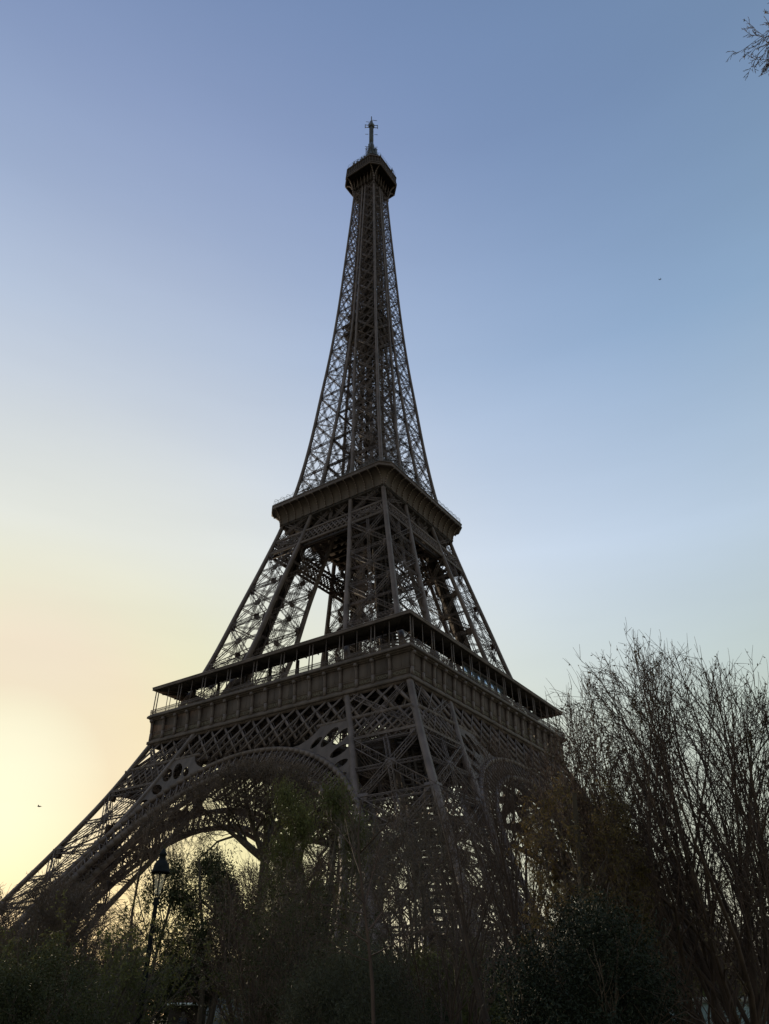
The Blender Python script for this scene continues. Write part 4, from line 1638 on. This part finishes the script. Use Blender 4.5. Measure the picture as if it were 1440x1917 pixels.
# ------------------------------------------------------------------ street lamp
def lamp():
    D = 23.0
    base = ground(263, D, 1890)
    H = top_z(298, 1592, D)
    r_ = empty('street_lamp', base)
    tag(r_, 'old-fashioned black lamp post with a glass lantern, unlit, at the lower left', 'street lamp')
    p = MB()
    p.lathe([(.0, 0), (.22, 0), (.22, .12), (.17, .2), (.15, .75), (.18, .8), (.12, .95), (.085, 1.1), (.075, 1.9), (.1, 1.95), (.07, 2.05), (.055, H - 1.35), (.085, H - 1.3), (.06, H - 1.22), (.09, H - 1.16), (.0, H - 1.15)], seg=12)
    p.build('post', M['black_metal'], r_, True)
    f = MB()
    z0, z1 = H - 1.1, H - .56
    for k in range(4):
        a = PI / 4 + k * PI / 2
        f.beam((.09 * math.cos(a), .09 * math.sin(a), z0), (.17 * math.cos(a), .17 * math.sin(a), z1), .03, .03, (math.cos(a), math.sin(a), 0))
    f.build('lantern_frame', M['black_metal'], r_)
    gl_ = MB()
    gl_.lathe([(.07, z0 + .03), (.155, z1 - .01)], seg=4, a0=PI / 4)
    gl_.build('lantern_glass', M['lamp_glass'], r_)
    h = MB()
    h.lathe([(.0, z1 + .06), (.18, z1 + .02), (.24, z1), (.25, z1 + .03), (.23, z1 + .06), (.21, z1 + .12), (.2, z1 + .2), (.16, z1 + .27), (.10, z1 + .33), (.085, z1 + .43), (.12, z1 + .45), (.09, z1 + .5), (.06, z1 + .54), (.03, z1 + .6), (0, z1 + .62)], seg=16)
    h.build('lantern_hood', M['black_metal'], r_, True)


lamp()

# ------------------------------------------------------------------ small things under the trees at the lower left
M['tile'] = mat('dull_red_roof_sheet', (0.10, 0.045, 0.035), (0.16, 0.075, 0.06), 0.7, 2.0)
M['white'] = mat('white_awning_edge', (0.6, 0.6, 0.58), (0.75, 0.75, 0.73), 0.5, 2.0)
M['pale'] = mat('pale_screen', (0.09, 0.095, 0.105), (0.14, 0.145, 0.155), 0.5, 0.6, spec=.2)
KB = ground(352, 62, 1890)
toc = CAM - KB
rzk = math.atan2(toc[1], toc[0]) - PI / 2
kk = empty('snack_kiosk', KB, rzk)
tag(kk, 'small park kiosk with a dull red roof and a white awning edge under the trees', 'kiosk')
mb = MB()
mb.box((-1.2, -1.0, 0), (1.2, 1.0, .9))
mb.box((-1.2, -1.0, .9), (1.2, -.9, 2.3))
for x in (-1.15, 1.15):
    mb.beam((x, .95, .9), (x, .95, 2.3), .1, .1, (0, 1, 0))
mb.build('body', M['iron_dark'], kk)
mb = MB()
mb.add([(-1.4, -1.2, 2.3), (1.4, -1.2, 2.3), (1.4, 1.3, 2.3), (-1.4, 1.3, 2.3), (-.9, -.1, 3.15), (.9, -.1, 3.15)], [[0, 1, 5, 4], [2, 3, 4, 5], [0, 3, 2, 1]], [[1, 2, 5], [3, 0, 4]])
mb.build('roof', M['tile'], kk)
mb = MB()
mb.box((-1.45, 1.3, 2.16), (1.45, 1.36, 2.3))
mb.build('awning_edge', M['white'], kk)
WB = ground(415, 84, 1890)
toc = CAM - WB
wall = empty('barrier_wall', WB, math.atan2(toc[1], toc[0]) - PI / 2)
tag(wall, 'pale grey upright panel barrier behind the people and the kiosk', 'wall')
for k in range(-2, 3):
    if k < 2:
        mb = MB()
        mb.box((k * 1.5 + .04, -.05, .1), (k * 1.5 + 1.46, .05, 2.9))
        mb.build('panel', M['pale'], wall)
    mb = MB()
    mb.box((k * 1.5 - .04, -.08, 0), (k * 1.5 + .04, .08, 3.0))
    mb.build('post', M['steel'], wall)


def ell(mb, c_, r_, seg=10, n=7):
    V = []
    an = np.linspace(-PI / 2, PI / 2, n)
    for t in an:
        for k in range(seg):
            p = 2 * PI * k / seg
            V.append((c_[0] + r_[0] * math.cos(t) * math.cos(p), c_[1] + r_[1] * math.cos(t) * math.sin(p), c_[2] + r_[2] * math.sin(t)))
    mb.add(V, [[i * seg + j, i * seg + (j + 1) % seg, i * seg + seg + (j + 1) % seg, i * seg + seg + j] for i in range(n - 1) for j in range(seg)])


def person(px, D, rz, label, coat, stride):
    base = ground(px, D, 1890)
    r_ = empty('person', base, rz)
    tag(r_, label, 'person')
    J = [(0, 0, .95), (0, 0, 1.15), (0, 0, 1.38), (0, 0, 1.5), (0, 0, 1.62), (0, .02, 1.72),
         (.1, 0, .9), (.12, stride * .5, .5), (.12, stride * .3, .08), (.12, stride * .3 + .16, .03),
         (-.1, 0, .9), (-.12, -stride * .3, .5), (-.12, -stride * .8, .1), (-.12, -stride * .8 + .16, .04),
         (.19, 0, 1.4), (.25, -stride * .3, 1.13), (.25, -stride * .2 + .12, .9), (.25, -stride * .2 + .16, .8),
         (-.19, 0, 1.4), (-.25, stride * .3, 1.13), (-.25, stride * .3 + .12, .9), (-.25, stride * .3 + .16, .8)]
    Rd = [.15, .15, .16, .06, .095, .08, .095, .065, .045, .04, .095, .065, .045, .04, .07, .05, .038, .03, .07, .05, .038, .03]
    E_ = [(0, 1), (1, 2), (2, 3), (3, 4), (4, 5), (0, 6), (6, 7), (7, 8), (8, 9), (0, 10), (10, 11), (11, 12), (12, 13), (2, 14), (14, 15), (15, 16), (16, 17), (2, 18), (18, 19), (19, 20), (20, 21)]
    me = bpy.data.meshes.new('body')
    me.from_pydata(J, E_, [])
    ob = bpy.data.objects.new('body', me)
    COL.objects.link(ob)
    md = ob.modifiers.new('skin', 'SKIN')
    ob.modifiers.new('sub', 'SUBSURF').levels = 1
    for v, q in zip(me.skin_vertices[0].data, Rd):
        v.radius = (q, q)
    me.skin_vertices[0].data[0].use_root = True
    m2 = bpy.data.meshes.new_from_object(ob.evaluated_get(bpy.context.evaluated_depsgraph_get()))
    bpy.data.objects.remove(ob)
    m2.materials.clear()
    m2.materials.append(coat)
    link('body', m2, r_)
    hb_ = MB()
    ell(hb_, (0, -.015, 1.7), (.092, .105, .1))
    hb_.build('hair', M['bark'], r_, True)


M['coat_dark'] = mat('dark_coat', (0.015, 0.015, 0.018), (0.03, 0.028, 0.03), .8, 6)
M['coat_red'] = mat('dark_red_coat', (0.06, 0.02, 0.02), (0.09, 0.03, 0.03), .8, 6)
person(396, 55, 2.2, 'person in a dark red coat walking past the pale barrier', M['coat_red'], .3)
person(376, 58, 2.4, 'person in dark clothes standing left of the one in a red coat', M['coat_dark'], .1)
person(344, 57, 1.0, 'person in dark clothes standing in front of the kiosk', M['coat_dark'], .12)


# ------------------------------------------------------------------ birds
def bird(px, py, D, span, label, rz):
    q = point(px, py, D)
    r_ = empty('bird', q, rz)
    tag(r_, label, 'bird')
    mb = MB()
    ell(mb, (0, 0, 0), (.07 * span, .3 * span, .075 * span))
    ell(mb, (0, .3 * span, .03 * span), (.045 * span, .08 * span, .05 * span))
    mb.add([(-.05 * span, -.25 * span, 0), (.05 * span, -.25 * span, 0), (.09 * span, -.46 * span, .01), (-.09 * span, -.46 * span, .01)], [[0, 1, 2, 3]])
    mb.build('body', M['black_metal'], r_, True)
    for s_ in (-1, 1):
        w_ = MB()
        V = []
        for (u, v, z, c_) in ((.04, .06, .02, .2), (.22, .12, .14, .19), (.4, .05, .2, .12), (.5, -.05, .16, .03)):
            for dz in (.012, -.012):
                V += [(s_ * u * span, (v + c_ / 2) * span, (z + dz) * span), (s_ * u * span, (v - c_ / 2) * span, (z + dz) * span)]
        Q = []
        for i in range(3):
            o = i * 4
            Q += [[o, o + 1, o + 5, o + 4], [o + 3, o + 2, o + 6, o + 7], [o + 1, o + 3, o + 7, o + 5], [o + 2, o, o + 4, o + 6]]
        w_.add(V, Q)
        w_.build('wing', M['black_metal'], r_)


bird(1236, 523, 95, .62, 'small dark bird flying high in the clear sky right of the tower', .6)
bird(74, 1510, 110, .75, 'small dark bird flying low near the sun glow at the left edge', 2.1)

# pale bank behind the shrubs at the lower right
GB = ground(1425, 30, 1890)
toc = CAM - GB
gw = empty('garden_wall', GB, math.atan2(toc[1], toc[0]) - PI / 2)
tag(gw, 'low pale grey-green garden wall glimpsed behind the bushes at the lower right', 'wall')
mb = MB()
for k in range(-3, 3):
    mb.box((k * .9 + .01, -.2, 0), (k * .9 + .89, .2, 1.85))
mb.build('masonry', mat('mossy_pale_stone', (.16, .2, .19), (.26, .3, .28), .85, 2.5, bump=.5), gw)
mb = MB()
mb.box((-2.8, -.27, 1.85), (2.8, .27, 2.0))
mb.build('coping', M['stone'], gw)
